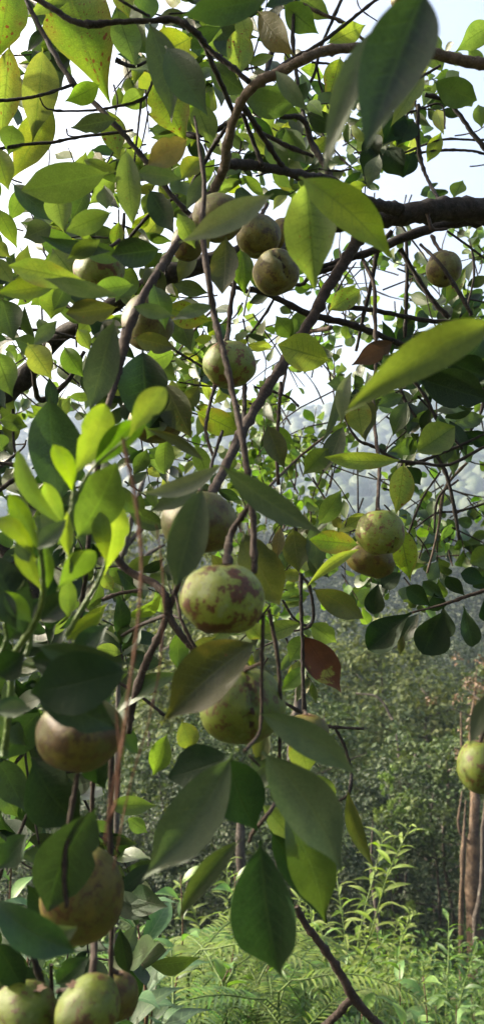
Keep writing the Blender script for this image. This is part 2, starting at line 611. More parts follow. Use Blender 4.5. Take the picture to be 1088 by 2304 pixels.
def foliage_cloud_mat(name, c1, c2, c3, scale, trans=.2, hi=.0):
    c1, c2, c3 = [tuple(x * .66 for x in q) for q in (c1, c2, c3)]
    b = NB(name)
    rnd = b.attr("rnd").outputs["Fac"]
    g = b.n("ShaderNodeNewGeometry").outputs["Position"]
    n = b.noise(g, scale, 4, .7)
    col = b.mix(b.ramp(rnd, 0, 1), c1, c2)
    col = b.mix(b.ramp(n, .45, .7, 0, .8), col, c3)
    pr = b.princ(col, .55, .3, b.bump(n, .9, .5 / scale))
    tr = b.n("ShaderNodeBsdfTranslucent"); b.set(tr.inputs[0], b.mix(1.0, col, (1.3, 1.3, .6), 'MULTIPLY'))
    mx = b.n("ShaderNodeMixShader"); mx.inputs[0].default_value = trans
    b.t.links.new(pr.outputs[0], mx.inputs[1]); b.t.links.new(tr.outputs[0], mx.inputs[2])
    return b.surf(mx.outputs[0])


FAR = foliage_cloud_mat("foliage_far", (.018, .042, .012), (.050, .085, .020), (.10, .13, .03), .9, .0)
MIDF = foliage_cloud_mat("foliage_mid", (.014, .030, .012), (.032, .055, .020), (.07, .09, .03), 1.4, .2)
NEARF = {
    'a': foliage_cloud_mat("foliage_pale_olive", (.042, .075, .022), (.13, .175, .045), (.25, .28, .085), 2.2, .30),
    'b': foliage_cloud_mat("foliage_mid_green", (.024, .055, .018), (.075, .125, .034), (.17, .22, .065), 2.2, .28),
    'c': foliage_cloud_mat("foliage_dark_green", (.018, .040, .018), (.045, .075, .034), (.10, .125, .055), 2.2, .25),
    'u': foliage_cloud_mat("foliage_undergrowth", (.02, .055, .012), (.07, .16, .022), (.18, .28, .05), 3.0, .32),
    'd': foliage_cloud_mat("foliage_dead_tan", (.10, .065, .042), (.20, .135, .09), (.30, .22, .15), 3.0, .2),
    'e': foliage_cloud_mat("foliage_fresh_green", (.08, .16, .025), (.15, .26, .04), (.24, .33, .07), 3.0, .36),
}


def rhombs(P, N, A, L, Wd):
    """leaf quads: centre P, normal N, axis A (all (n,3)), length L, width Wd"""
    A = A - N * (A * N).sum(1, keepdims=True)
    A /= np.linalg.norm(A, axis=1, keepdims=True) + 1e-9
    S = np.cross(N, A)
    L = L[:, None]; Wd = Wd[:, None]
    n = len(P)
    V = np.empty((n, 4, 3))
    V[:, 0] = P - A * L * .5
    V[:, 1] = P + S * Wd * .5 - A * L * .05 + N * Wd * .12
    V[:, 2] = P + A * L * .5
    V[:, 3] = P - S * Wd * .5 - A * L * .05 + N * Wd * .12
    Fc = np.arange(n * 4).reshape(n, 4)
    return V.reshape(-1, 3), Fc


def unit(a):
    return a / (np.linalg.norm(a, axis=-1, keepdims=True) + 1e-9)


def leafcloud(centers, per, spread, size, g=nrg, flat=.6):
    """per leaves round each centre"""
    n = len(centers) * per
    c = np.repeat(centers, per, axis=0)
    off = g.normal(size=(n, 3)) * spread * np.array([1, 1, flat])
    P = c + off
    N = unit(off * .5 / spread + g.normal(size=(n, 3)) * .55 + np.array([0, 0, .9]))
    A = unit(off + g.normal(size=(n, 3)) * spread * .8)
    L = size * g.uniform(.6, 1.25, n)
    V, Fc = rhombs(P, N, A, L, L * g.uniform(.35, .55, n))
    rr = np.clip(np.repeat(g.random(len(centers)), per) * .6 + g.random(n) * .4, 0, 1)
    return V, Fc, np.repeat(rr, 4)


def far_forest():
    blobs = [crown_blob(1, s * 3.3, 2) for s in range(6)]
    VV, FF, RR = [], [], []
    off = 0
    g = np.random.default_rng(3)
    y = 152.0
    while y < 470:
        step = 4.6 + (y - 150) * .006
        half = y * .42 + 25
        x = -half
        while x < half:
            xx = x + g.uniform(-2, 2); yy = y + g.uniform(-2, 2)
            r = g.uniform(2.0, 3.9) * (1 + (y - 150) / 900)
            h = gheight(xx, yy)
            V, Fc = blobs[g.integers(6)]
            a = g.uniform(0, 6.28)
            ca, sa = math.cos(a), math.sin(a)
            Rm = np.array([[ca, -sa, 0], [sa, ca, 0], [0, 0, g.uniform(.85, 1.35)]])
            v = (V @ Rm.T) * r + np.array([xx, yy, h + r * .75])
            VV.append(v); FF.append(Fc + off); off += len(v)
            RR.append(np.full(len(v), g.random()))
            x += step * g.uniform(.8, 1.3)
        y += step * .9
    me = mesh_np('far_wood', np.vstack(VV), np.vstack(FF), [FAR], rnd=np.concatenate(RR))
    o = link('hillside_wood', me)
    tag(o, 'dense pale blue hazy wood covering the far hillside', 'wood', None, 'stuff')


def mid_forest():
    g = np.random.default_rng(5)
    C, sz = [], []
    y = 44.0
    VV, FF, RR = [], [], []
    off = 0
    while y < 128:
        half = y * .42 + 8
        x = -half
        while x < half:
            xx = x + g.uniform(-1, 1); yy = y + g.uniform(-1.2, 1.2)
            r = g.uniform(1.4, 2.6)
            h = gheight(xx, yy)
            k = 26
            d = unit(g.normal(size=(k, 3))) * g.uniform(.55, 1.0, (k, 1)) * np.array([r, r, r * 1.05])
            d[:, 2] = np.abs(d[:, 2]) * g.choice([1, -.4], k, p=[.75, .25])
            cen = d + np.array([xx, yy, h + r * .9])
            V, Fc, rr = leafcloud(cen, 18, r * .17, .34 + y * .0016, g)
            VV.append(V); FF.append(Fc + off); off += len(V)
            RR.append(np.clip(rr * .5 + g.random() * .5, 0, 1))
            x += 2.7 * g.uniform(.8, 1.25)
        y += 3.4
    me = mesh_np('wood', np.vstack(VV), np.vstack(FF), [MIDF], rnd=np.concatenate(RR), smooth=False)
    o = link('valley_wood', me)
    tag(o, 'dark green hazy wood on the slope beyond the near trees', 'wood', None, 'stuff')


far_forest()
mid_forest()


# ------------------------------------------------------------------ near forest trees
def tree_meshes(seed, H, Wd, kind, n_cl, per, leaf, base=.12, limbs=9, trunk_r=.05, lean=.0):
    """returns trunk mesh, crown mesh, limb meshes in local coordinates"""
    g = np.random.default_rng(seed); rr = random.Random(seed)
    bm = BARKF
    tp = []
    x = y = 0.0
    for i in range(7):
        tp.append(Vector((x, y, H * .93 * i / 6)))
        x += rr.uniform(-.05, .05) * H * .5 + lean * H / 6; y += rr.uniform(-.04, .04) * H * .5
    Vt, Ft = tube_geo(tp, [trunk_r * (1 - .8 * i / 6) for i in range(7)], sides=7, seed=seed, sub=3)
    trunk = mesh_np('trunk', [tuple(v) for v in Vt], Ft, [bm])
    cl = []
    lms = []
    for k in range(limbs):
        t = base + (1 - base) * (k + .5) / limbs * .92
        i = min(5, int(t / .93 * 6)); f = min(1, t / .93 * 6 - i)
        p = tp[i].lerp(tp[i + 1], f)
        a = k * 2.4 + rr.uniform(-.5, .5)
        ln = Wd * .5 * (math.sin(math.pi * min(1, (t - base) / (1 - base) * .8 + .18)) ** .7) * rr.uniform(.7, 1.15)
        q = p + Vector((math.cos(a) * ln, math.sin(a) * ln, ln * rr.uniform(.15, .6)))
        mid = p.lerp(q, .5) + Vector((rr.uniform(-.1, .1), rr.uniform(-.1, .1), rr.uniform(-.12, .05))) * ln
        Vl, Fl = tube_geo([p, mid, q], [trunk_r * .42, trunk_r * .28, trunk_r * .1], sides=5, seed=seed + k, sub=3)
        lms.append(mesh_np('limb', [tuple(v) for v in Vl], Fl, [bm]))
        m = max(2, int(n_cl / limbs))
        for j in range(m):
            u = rr.uniform(.25, 1.08)
            c = p.lerp(q, u) + Vector((rr.gauss(0, 1), rr.gauss(0, 1), rr.gauss(.1, .8))) * Wd * .11
            cl.append(c[:])
    cl = np.array(cl)
    V, Fc, r2 = leafcloud(cl, per, Wd * .042, leaf, g)
    crown = mesh_np('crown', V, Fc, [NEARF[kind]], rnd=r2, smooth=False)
    return trunk, crown, lms


TREES = []
protos = {}


def tree(pkey, px, pytop, dist, label, group=None, cat='tree', rz=0.0, ws=1.0):
    """tree whose top shows at photo height pytop, standing dist metres away"""
    H0, (trunk, crown, lms) = protos[pkey]
    X = (px - 544) / F * dist
    gz = gheight(X, dist)
    ztop = (W(px, pytop, dist)).z
    s = max(.4, (ztop - gz) / H0)
    o = empty('forest_tree', (X, dist, gz - .03), label, cat, group, rz)
    o.scale = (s * ws, s * ws, s)
    for nm, me in [('trunk', trunk), ('crown', crown)] + [('limb', l) for l in lms]:
        c = bpy.data.objects.new(nm, me); COL.objects.link(c); c.parent = o
    return o


protos['olive'] = (5.0, tree_meshes(11, 5.0, 3.4, 'a', 210, 30, .145, base=.2))
protos['mid'] = (5.0, tree_meshes(23, 5.0, 3.6, 'b', 230, 30, .14, base=.10))
protos['dark'] = (5.0, tree_meshes(35, 5.0, 3.8, 'c', 250, 32, .13, base=.04))
protos['high'] = (5.0, tree_meshes(83, 5.0, 3.0, 'b', 170, 32, .13, base=.42, trunk_r=.05))
protos['slim'] = (5.0, tree_meshes(47, 5.0, 1.7, 'a', 90, 40, .085, base=.3, trunk_r=.04))
protos['dead'] = (5.0, tree_meshes(59, 5.0, 1.5, 'd', 70, 20, .085, base=.66, trunk_r=.05, limbs=12))
protos['fresh'] = (5.0, tree_meshes(71, 5.0, 1.4, 'e', 110, 40, .09, base=.08, trunk_r=.03))
G1 = 'trees at the edge of the wood'
TL = [
    ('olive', 850, 1400, 15.0, 'pale olive crown rising highest over the dead tree stub, right of the brown blotched leaf'),
    ('olive', 960, 1500, 12.5, 'pale olive tree beside the tan dead tree at the right edge'),
    ('mid', 740, 1560, 10.5, 'mid green bushy tree below the brown blotched leaf'),
    ('dark', 880, 1700, 9.5, 'dark bushy tree behind the narrow hanging leaf'),
    ('high', 1010, 1640, 7.7, 'mid green tree behind the orange brown trunk'),
    ('dark', 985, 1900, 7.9, 'low dark tree in front of the orange brown trunk foot'),
    ('dark', 720, 1800, 9.0, 'low dark tree behind the willow leaved weed'),
    ('olive', 630, 1450, 17.0, 'olive tree showing behind the large split fruit'),
    ('olive', 430, 1330, 14.0, 'loose olive tree seen between the near stems above the large leaves'),
    ('slim', 330, 1120, 13.0, 'thin twiggy tree behind the red brown dry stem'),
    ('slim', 520, 1180, 15.5, 'thin twiggy tree behind the grey fruit'),
    ('mid', 350, 1620, 9.5, 'mid green tree behind the grey leaves under the green and red fruit'),
    ('dark', 460, 1780, 8.2, 'low dark tree over the fern like fronds'),
    ('dark', 240, 1800, 8.6, 'low dark tree behind the brown fruit at lower left'),
    ('mid', 90, 1540, 10.5, 'mid green tree behind the orange lit fruit'),
    ('olive', 160, 1180, 18.0, 'olive tree behind the lime green shoots'),
    ('dark', 60, 1850, 8.0, 'low dark tree at the lower left edge'),
    ('mid', 560, 1640, 11.5, 'mid green tree directly below the split fruit'),
    ('dark', 600, 1880, 7.6, 'low dark tree behind the lowest big hanging leaf'),
    ('olive', 1060, 1560, 16.0, 'olive crown behind the dead tree at the right edge'),
    ('mid', 790, 1500, 19.0, 'mid green crown between the two olive crowns'),
    ('dark', 930, 1460, 24.0, 'dark blue green crown under the dark leaf sprig'),
    ('dark', 700, 1430, 27.0, 'dark blue green crown beside the brown blotched leaf'),
    ('dark', 1040, 1440, 28.0, 'dark crown at the right edge above the dead tree'),
    ('dark', 240, 1450, 26.0, 'dark crown behind the bent twig left of the main fruit'),
]
for i, (k, px, py, d, lab) in enumerate(TL):
    tree(k, px, py, d, lab, G1, rz=i * 1.7, ws=1.0 if k in ('slim',) else 1.1)
tree('dead', 1058, 1462, 6.4, 'dead tree with curled tan leaves at the right edge', cat='dead tree', rz=.4, ws=.9)
tree('fresh', 880, 1900, 7.2, 'slender bright green sapling between two thin trunks', cat='sapling', rz=1., ws=.6)


def bare_trunk(name, pl, mat, label, limbs=()):
    x, y, d, w = pl[0]
    p = W(x, y, d)
    root = empty(name, (p.x, p.y, gheight(p.x, p.y)), label, 'tree trunk')
    pts = [Vector((p.x, p.y, gheight(p.x, p.y) - .05))] + [W(*q[:3]) for q in pl]
    rad = [pl[0][3] * .55 / F * d] + [q[3] * .5 / F * q[2] for q in pl[:-1]] + [pl[-1][3] * .12 / F * pl[-1][2]]
    SEED[0] += 1
    tube('trunk', pts, rad, mat, root, sides=10, seed=SEED[0], wob=.12, sub=4)
    for l in limbs:
        SEED[0] += 1
        tube('limb', [W(*q[:3]) for q in l], [q[3] * .5 / F * q[2] for q in l], mat, root, sides=6, seed=SEED[0], sub=4)
    return root


bare_trunk('tree_trunk', [(1066, 2150, 6.6, 31), (1062, 1950, 6.7, 28), (1068, 1800, 6.8, 21), (1060, 1650, 7.2, 13), (1072, 1500, 7.4, 6)], BARKO,
           'orange brown sunlit trunk at the right edge', [[(1062, 1760, 6.9, 8), (1040, 1700, 7.0, 6), (1035, 1600, 7.1, 3)], [(1055, 1900, 6.7, 8), (1030, 1860, 6.7, 7), (1038, 1780, 6.8, 3)]])
bare_trunk('tree_trunk', [(1036, 2090, 6.4, 12), (1040, 1930, 6.4, 10), (1046, 1800, 6.6, 6)], BARKO, 'thin orange brown stem leaning beside the thick sunlit trunk')
bare_trunk('tree_trunk', [(893, 2140, 8.4, 20), (895, 1980, 8.4, 18), (905, 1800, 8.6, 15), (890, 1650, 8.9, 8)], BARKF,
           'grey trunk behind the bright green sapling', [[(905, 1800, 8.6, 8), (925, 1740, 8.6, 6), (935, 1690, 8.6, 4)], [(882, 1620, 8.9, 6), (850, 1570, 9.0, 5), (800, 1560, 9.1, 3)]])
bare_trunk('tree_trunk', [(864, 2200, 5.6, 12), (850, 2080, 5.6, 11), (835, 1960, 5.7, 9), (838, 1840, 5.7, 6)], BARKF, 'thin leaning grey pole trunk beside the willow leaved weed')
bare_trunk('tree_trunk', [(655, 1700, 9.0, 20), (668, 1600, 9.0, 20), (680, 1480, 9.1, 16), (690, 1400, 9.2, 10)], BARKF, 'grey trunk behind the stem that carries the hidden brown fruit')
bare_trunk('tree_trunk', [(545, 2010, 7.0, 24), (540, 1880, 7.0, 22), (545, 1760, 7.1, 18)], BARKF, 'grey trunk behind the large grey hanging leaves')
bare_trunk('tree_trunk', [(270, 1340, 5.0, 12), (280, 1240, 5.0, 14), (310, 1120, 5.0, 11), (340, 1040, 5.1, 7)], BARKF, 'pale bare forked trunk behind the red brown dry stem',
           [[(283, 1230, 5, 12), (330, 1180, 5, 9), (400, 1130, 5, 6)], [(275, 1310, 5, 11), (330, 1250, 5, 9), (372, 1225, 5, 6)], [(300, 1150, 5, 6), (350, 1090, 5, 4), (370, 1020, 5, 3)]])

# shrub layer under the near trees
g_ = np.random.default_rng(77)
cen = []
for i in range(800):
    d = g_.uniform(2.6, 9.5)
    x = g_.uniform(-.42, .42) * d + g_.uniform(-.5, .5)
    cen.append((x, d, gheight(x, d) + g_.uniform(.0, .30)))
V, Fc, r2 = leafcloud(np.array(cen), 26, .13, .062, g_)
o = link('undergrowth', mesh_np('undergrowth', V, Fc, [NEARF['u']], rnd=r2, smooth=False))
tag(o, 'low mixed green undergrowth covering the ground between the weeds', 'undergrowth', None, 'stuff')

# ------------------------------------------------------------------ weeds in the lower part
def tmpl(kind, L, Wd, shape, n=4, **kw):
    ms = []
    for i in range(n):
        V, Fc, UV = leaf_geo(L, Wd, shape, nseg=8, nac=1, **kw)
        ms.append(mesh_np('leaf', V, Fc, [LM[kind]], UV, np.full(len(V), rng.random())))
    return ms


T_WILLOW = tmpl('weedy', .10, .019, 'la', bn=.14, fold=.3, wav=.02)
T_WILLOW2 = tmpl('weed', .12, .026, 'la', bn=.14, fold=.3, wav=.02)
T_BROAD = tmpl('teal', .17, .055, 'ov', bn=.20, fold=.25, wav=.06)
T_BROADG = tmpl('weed', .15, .056, 'ov', bn=.15, fold=.25, wav=.06)
T_SMALL = tmpl('bush', .06, .030, 'ov', bn=.12, fold=.25)
T_SMALLY = tmpl('weedy', .07, .028, 'ov', bn=.12, fold=.3)
T_LEAFLET = [(leaf_geo(.045, .0062, 'la', nseg=4, nac=1, bn=.12)) for _ in range(3)]


def weed_proto(name, label, cat, group, H, T, nleaf, lean=(0, 0), stem_r=.004, stemmat=GSTEM, nst=1, phyl=2.4, up=.35, start=.15, scale=(.7, 1.15), droop=0.0):
    root = empty(name, (0, 0, 0), label, cat, group)
    for s in range(nst):
        a0 = rng.random() * 6.28
        lx = lean[0] + (rng.uniform(-.3, .3) if nst > 1 else 0); ly = lean[1] + (rng.uniform(-.3, .3) if nst > 1 else 0)
        h = H * rng.uniform(.75, 1.05)
        pts = []
        for i in range(6):
            t = i / 5
            pts.append(Vector((lx * h * t * t + rng.uniform(-.01, .01), ly * h * t * t + rng.uniform(-.01, .01), h * t * (1 - .25 * (abs(lx) + abs(ly)) * t) - droop * h * t ** 4)))
        SEED[0] += 1
        Vt, Ft = tube_geo(pts, [stem_r * (1 - .7 * i / 5) for i in range(6)], sides=5, seed=SEED[0], sub=2)
        link('stem', mesh_np('stem', [tuple(v) for v in Vt], Ft, [stemmat]), root)
        m = nleaf // nst
        for k in range(m):
            t = start + (1 - start) * (k + .5) / m
            i = min(4, int(t * 5)); p = pts[i].lerp(pts[i + 1], t * 5 - i)
            tan = (pts[i + 1] - pts[i]).normalized()
            a = a0 + k * phyl
            out = Vector((math.cos(a), math.sin(a), 0))
            d = (out + tan * (up + .5 * t - .25)).normalized()
            y = d; x = y.cross(Vector((0, 0, 1))).normalized(); z = x.cross(y)
            M = Matrix.Translation(p) @ Matrix((x, y, z)).transposed().to_4x4() @ Matrix.Rotation(rng.uniform(-.5, .5), 4, 'Y')
            s_ = rng.uniform(*scale) * (1.05 - .45 * t)
            M = M @ Matrix.Diagonal((s_, s_, s_, 1))
            link('leaf', rng.choice(T), root, M)
    return root


def frond_proto(label, group):
    root = empty('fern_like_weed', (0, 0, 0), label, 'weed', group)
    for f in range(7):
        a = f * 2.4 + rng.uniform(-.3, .3)
        L = rng.uniform(.28, .42)
        pts = []
        bh = rng.uniform(.18, .5)
        for i in range(7):
            t = i / 6
            pts.append(Vector((math.cos(a) * L * t * .9, math.sin(a) * L * t * .9, bh + L * (.75 * t - .85 * t * t))))
        SEED[0] += 1
        Vt, Ft = tube_geo([Vector((0, 0, 0)), Vector((0, 0, bh * .6))] + pts, [.003, .003] + [.0022 * (1 - .6 * i / 6) for i in range(7)], sides=4, seed=SEED[0], sub=2, wob=.1)
        st = link('rachis', mesh_np('rachis', [tuple(v) for v in Vt], Ft, [GSTEM]), root)
        VV, FF, UU, RR = [], [], [], []; off = 0
        npair = 26
        for k in range(npair):
            t = .12 + .86 * k / npair
            i = min(5, int(t * 6)); p = pts[i].lerp(pts[i + 1], t * 6 - i)
            tan = (pts[i + 1] - pts[i]).normalized()
            side = tan.cross(Vector((0, 0, 1))).normalized()
            for sg in (-1, 1):
                d = (side * sg + tan * .45 + Vector((0, 0, -.12))).normalized()
                x = d.cross(Vector((0, 0, 1))).normalized(); z = x.cross(d)
                V, Fc, UV = T_LEAFLET[rng.randrange(3)]
                s_ = 1.0 * math.sin(math.pi * (t * .8 + .15)) ** .6 * L / .35
                m = np.array(Matrix((x, d, z)).transposed()) * s_
                VV.append(V @ m.T + np.array(p)); FF.append(Fc + off); UU.append(UV); RR.append(np.full(len(V), rng.random())); off += len(V)
        o = link('frond', mesh_np('frond', np.vstack(VV), np.vstack(FF), [LM['weedy' if f % 2 else 'weed']], np.vstack(UU), np.concatenate(RR)), root)
    return root


def copy_tree(o, parent=None):
    c = o.copy(); COL.objects.link(c); c.parent = parent
    for ch in list(o.children):
        copy_tree(ch, c)
    return c


def place(o, px, pytop, d, H, rz=0.0, ws=1.0):
    X = (px - 544) / F * d
    gz = gheight(X, d)
    s = max(.35, (W(px, pytop, d).z - gz) / H)
    o.location = (X, d, gz)
    o.rotation_euler.z = rz
    o.scale = (s * ws, s * ws, s)


def species(proto, H, spots, extra=0, box=(300, 1090), top=(2080, 2220), dr=(2.3, 3.4), lab=''):
    r = random.Random(extra * 7 + len(spots))
    spots = list(spots)
    for k in range(extra):
        spots.append((r.uniform(*box), r.uniform(*top), r.uniform(*dr), r.uniform(0, 6.28), r.uniform(.95, 1.3), lab))
    for i, sp in enumerate(spots):
        o = proto if i == 0 else copy_tree(proto)
        place(o, sp[0], sp[1], sp[2], H, rz=sp[3] if len(sp) > 3 else i * 1.3, ws=sp[4] if len(sp) > 4 else 1.0)
        if len(sp) > 5:
            o['label'] = sp[5]


species(weed_proto('willow_leaved_weed', 'tall arching weed with narrow yellow green willow leaves', 'weed', 'willow leaved weeds', 1.0, T_WILLOW, 84, lean=(.22, 0), nst=2, up=.1, start=.25, scale=(.8, 1.3)), .80,
        [(770, 1840, 3.2, 0, 1.1, 'tallest narrow leaved weed, arching beside the narrow hanging leaf'), (700, 2010, 3.0, 2, 1.1, 'narrow leaved weed behind the forked dark twig'), (720, 2080, 2.7, 4, 1.1, 'narrow leaved weed right of the lowest big leaf'),
         (830, 2060, 3.3, 1, 1, 'narrow leaved weed at the foot of the thin pole trunk'), (640, 2120, 2.6, 3, 1.1, 'narrow leaved weed under the tip of the lowest big leaf'), (930, 2110, 3.4, 5, 1, 'narrow leaved weed in front of the grey trunk'), (500, 2070, 3.0, 2, 1, 'narrow leaved weed left of the lowest big leaf')], 14, (420, 900), (1930, 2150), (2.6, 3.6), 'narrow yellow green weed crowded among its like in the lower thicket')
species(weed_proto('lance_leaved_weed', 'x', 'weed', 'lance leaved weeds', .9, T_WILLOW2, 60, nst=2, up=.2, start=.2), .9,
        [(560, 2140, 2.5, 0, 1.2, 'lance leaved weed just under the lowest big hanging leaf'), (470, 2120, 2.7, 1, 1.2, 'lance leaved weed among the fronds'), (820, 2150, 2.6, 2, 1.2, 'lance leaved weed right of the forked dark twig'),
         (660, 2180, 2.3, 3, 1.2, 'lance leaved weed left of the forked dark twig'), (1000, 2130, 3.1, 4, 1.2, 'lance leaved weed before the orange brown trunk'), (380, 2100, 2.6, 5, 1.1, 'lance leaved weed behind the blue green leaves'), (900, 2190, 2.4, 4, 1.2, 'lance leaved weed in the bright corner thicket')], 18, (330, 1090), (1990, 2210), (2.2, 3.4), 'lance leaved green weed crowded among its like in the lower thicket')
species(weed_proto('broad_leaved_weed', 'x', 'weed', 'blue green broad leaved weeds', .8, T_BROAD, 20, nst=1, up=.25, start=.35, stemmat=RSTEM, stem_r=.006), .8,
        [(330, 1890, 1.75, 0, 1.15, 'blue green broad leaved weed, tallest, right of the brown fruit'), (300, 2040, 1.6, 2, 1.2, 'blue green broad leaved weed beside the brown fruit foot'), (90, 1900, 1.9, 4, 1.1, 'blue green broad leaved weed behind the brown fruit at left'),
         (380, 2150, 1.7, 1, 1.0, 'blue green broad leaved weed under the curled narrow leaf'), (640, 2220, 1.7, 3, 1.2, 'blue green broad leaved weed at the bottom beside the forked twig'), (780, 2130, 2.6, 5, 1.1, 'blue green broad leaved weed right of the forked twig')], 5, (250, 400), (1940, 2200), (1.8, 2.4), 'blue green broad leaved weed crowded among its like near the bottom edge')
species(weed_proto('green_leaved_weed', 'x', 'weed', 'fresh green broad leaved weeds', .8, T_BROADG, 24, nst=2, up=.3, start=.3, stemmat=RSTEM, stem_r=.005), .8,
        [(390, 1920, 2.3, 1, 1.0, 'fresh green broad leaved weed over the fronds'), (510, 1920, 2.6, 1, 1.0, 'fresh green leaved weed behind the curled narrow leaf'), (50, 1820, 2.2, 3, 1.0, 'fresh green leaved weed at the left edge'), (560, 2240, 1.9, 0, 1.1, 'fresh green leaved weed at the bottom middle'),
         (790, 2210, 2.1, 2, 1.2, 'fresh green leaved weed under the twig fork'), (1020, 2200, 2.2, 4, 1.2, 'fresh green leaved weed in the bottom right corner'), (380, 2230, 1.7, 5, 1.1, 'fresh green leaved weed right of the lowest fruits'), (900, 2240, 1.9, 3, 1.2, 'fresh green leaved weed along the bottom edge')], 12, (600, 1090), (2090, 2230), (2.0, 3.0), 'fresh green leaved weed crowded among its like near the bottom edge')
species(weed_proto('small_leaved_bush', 'x', 'bush', 'small leaved bushes', .7, T_SMALL, 150, nst=6, up=.35, start=.15, stem_r=.003), .7,
        [(900, 2150, 2.9, 0, 1.3, 'small leaved green bush before the grey trunk'), (1010, 2160, 2.7, 2, 1.3, 'small leaved green bush by the sunlit trunk'), (720, 2170, 3.0, 4, 1.3, 'small leaved green bush beyond the twig fork'), (960, 2230, 2.1, 1, 1.2, 'small leaved green bush at the bottom right'), (330, 2190, 2.4, 2, 1.2, 'small leaved green bush behind the lowest fruits')], 6, (600, 1090), (2140, 2230), (2.4, 3.4), 'small leaved green bush crowded among its like in the lower thicket')
species(weed_proto('yellow_leaved_bush', 'x', 'bush', 'yellow green bushes', .7, T_SMALLY, 120, nst=5, up=.5, start=.15, stem_r=.003), .7,
        [(600, 2160, 2.9, 0, 1.3, 'yellow green bush behind the lowest big leaf'), (860, 2200, 2.5, 2, 1.3, 'yellow green bush right of the twig fork'), (460, 2180, 2.6, 4, 1.2, 'yellow green bush under the fronds'), (1060, 2180, 2.6, 5, 1.2, 'yellow green bush at the right edge')], 6, (380, 1090), (2140, 2240), (2.3, 3.2), 'small yellow green bush crowded among its like in the lower thicket')
species(frond_proto('x', 'fern like weeds'), .68,
        [(430, 1940, 2.4, 0, 1.2, 'fern like fronds arching highest left of the lowest big leaf'), (510, 1990, 2.3, 1, 1.2, 'fern like fronds beside the lowest big leaf'), (400, 2060, 1.9, 2, 1.2, 'fern like fronds among the blue green leaves'), (580, 2080, 2.3, 4, 1.2, 'fern like fronds behind the lowest big leaf'), (360, 2200, 1.9, 5, 1.0, 'fern like fronds near the lowest fruits'), (690, 2100, 2.9, 3, 1.1, 'fern like fronds behind the forked twig')], 14, (360, 780), (1990, 2170), (2.1, 2.9), 'fern like fronds crowded among the lance leaved weeds')

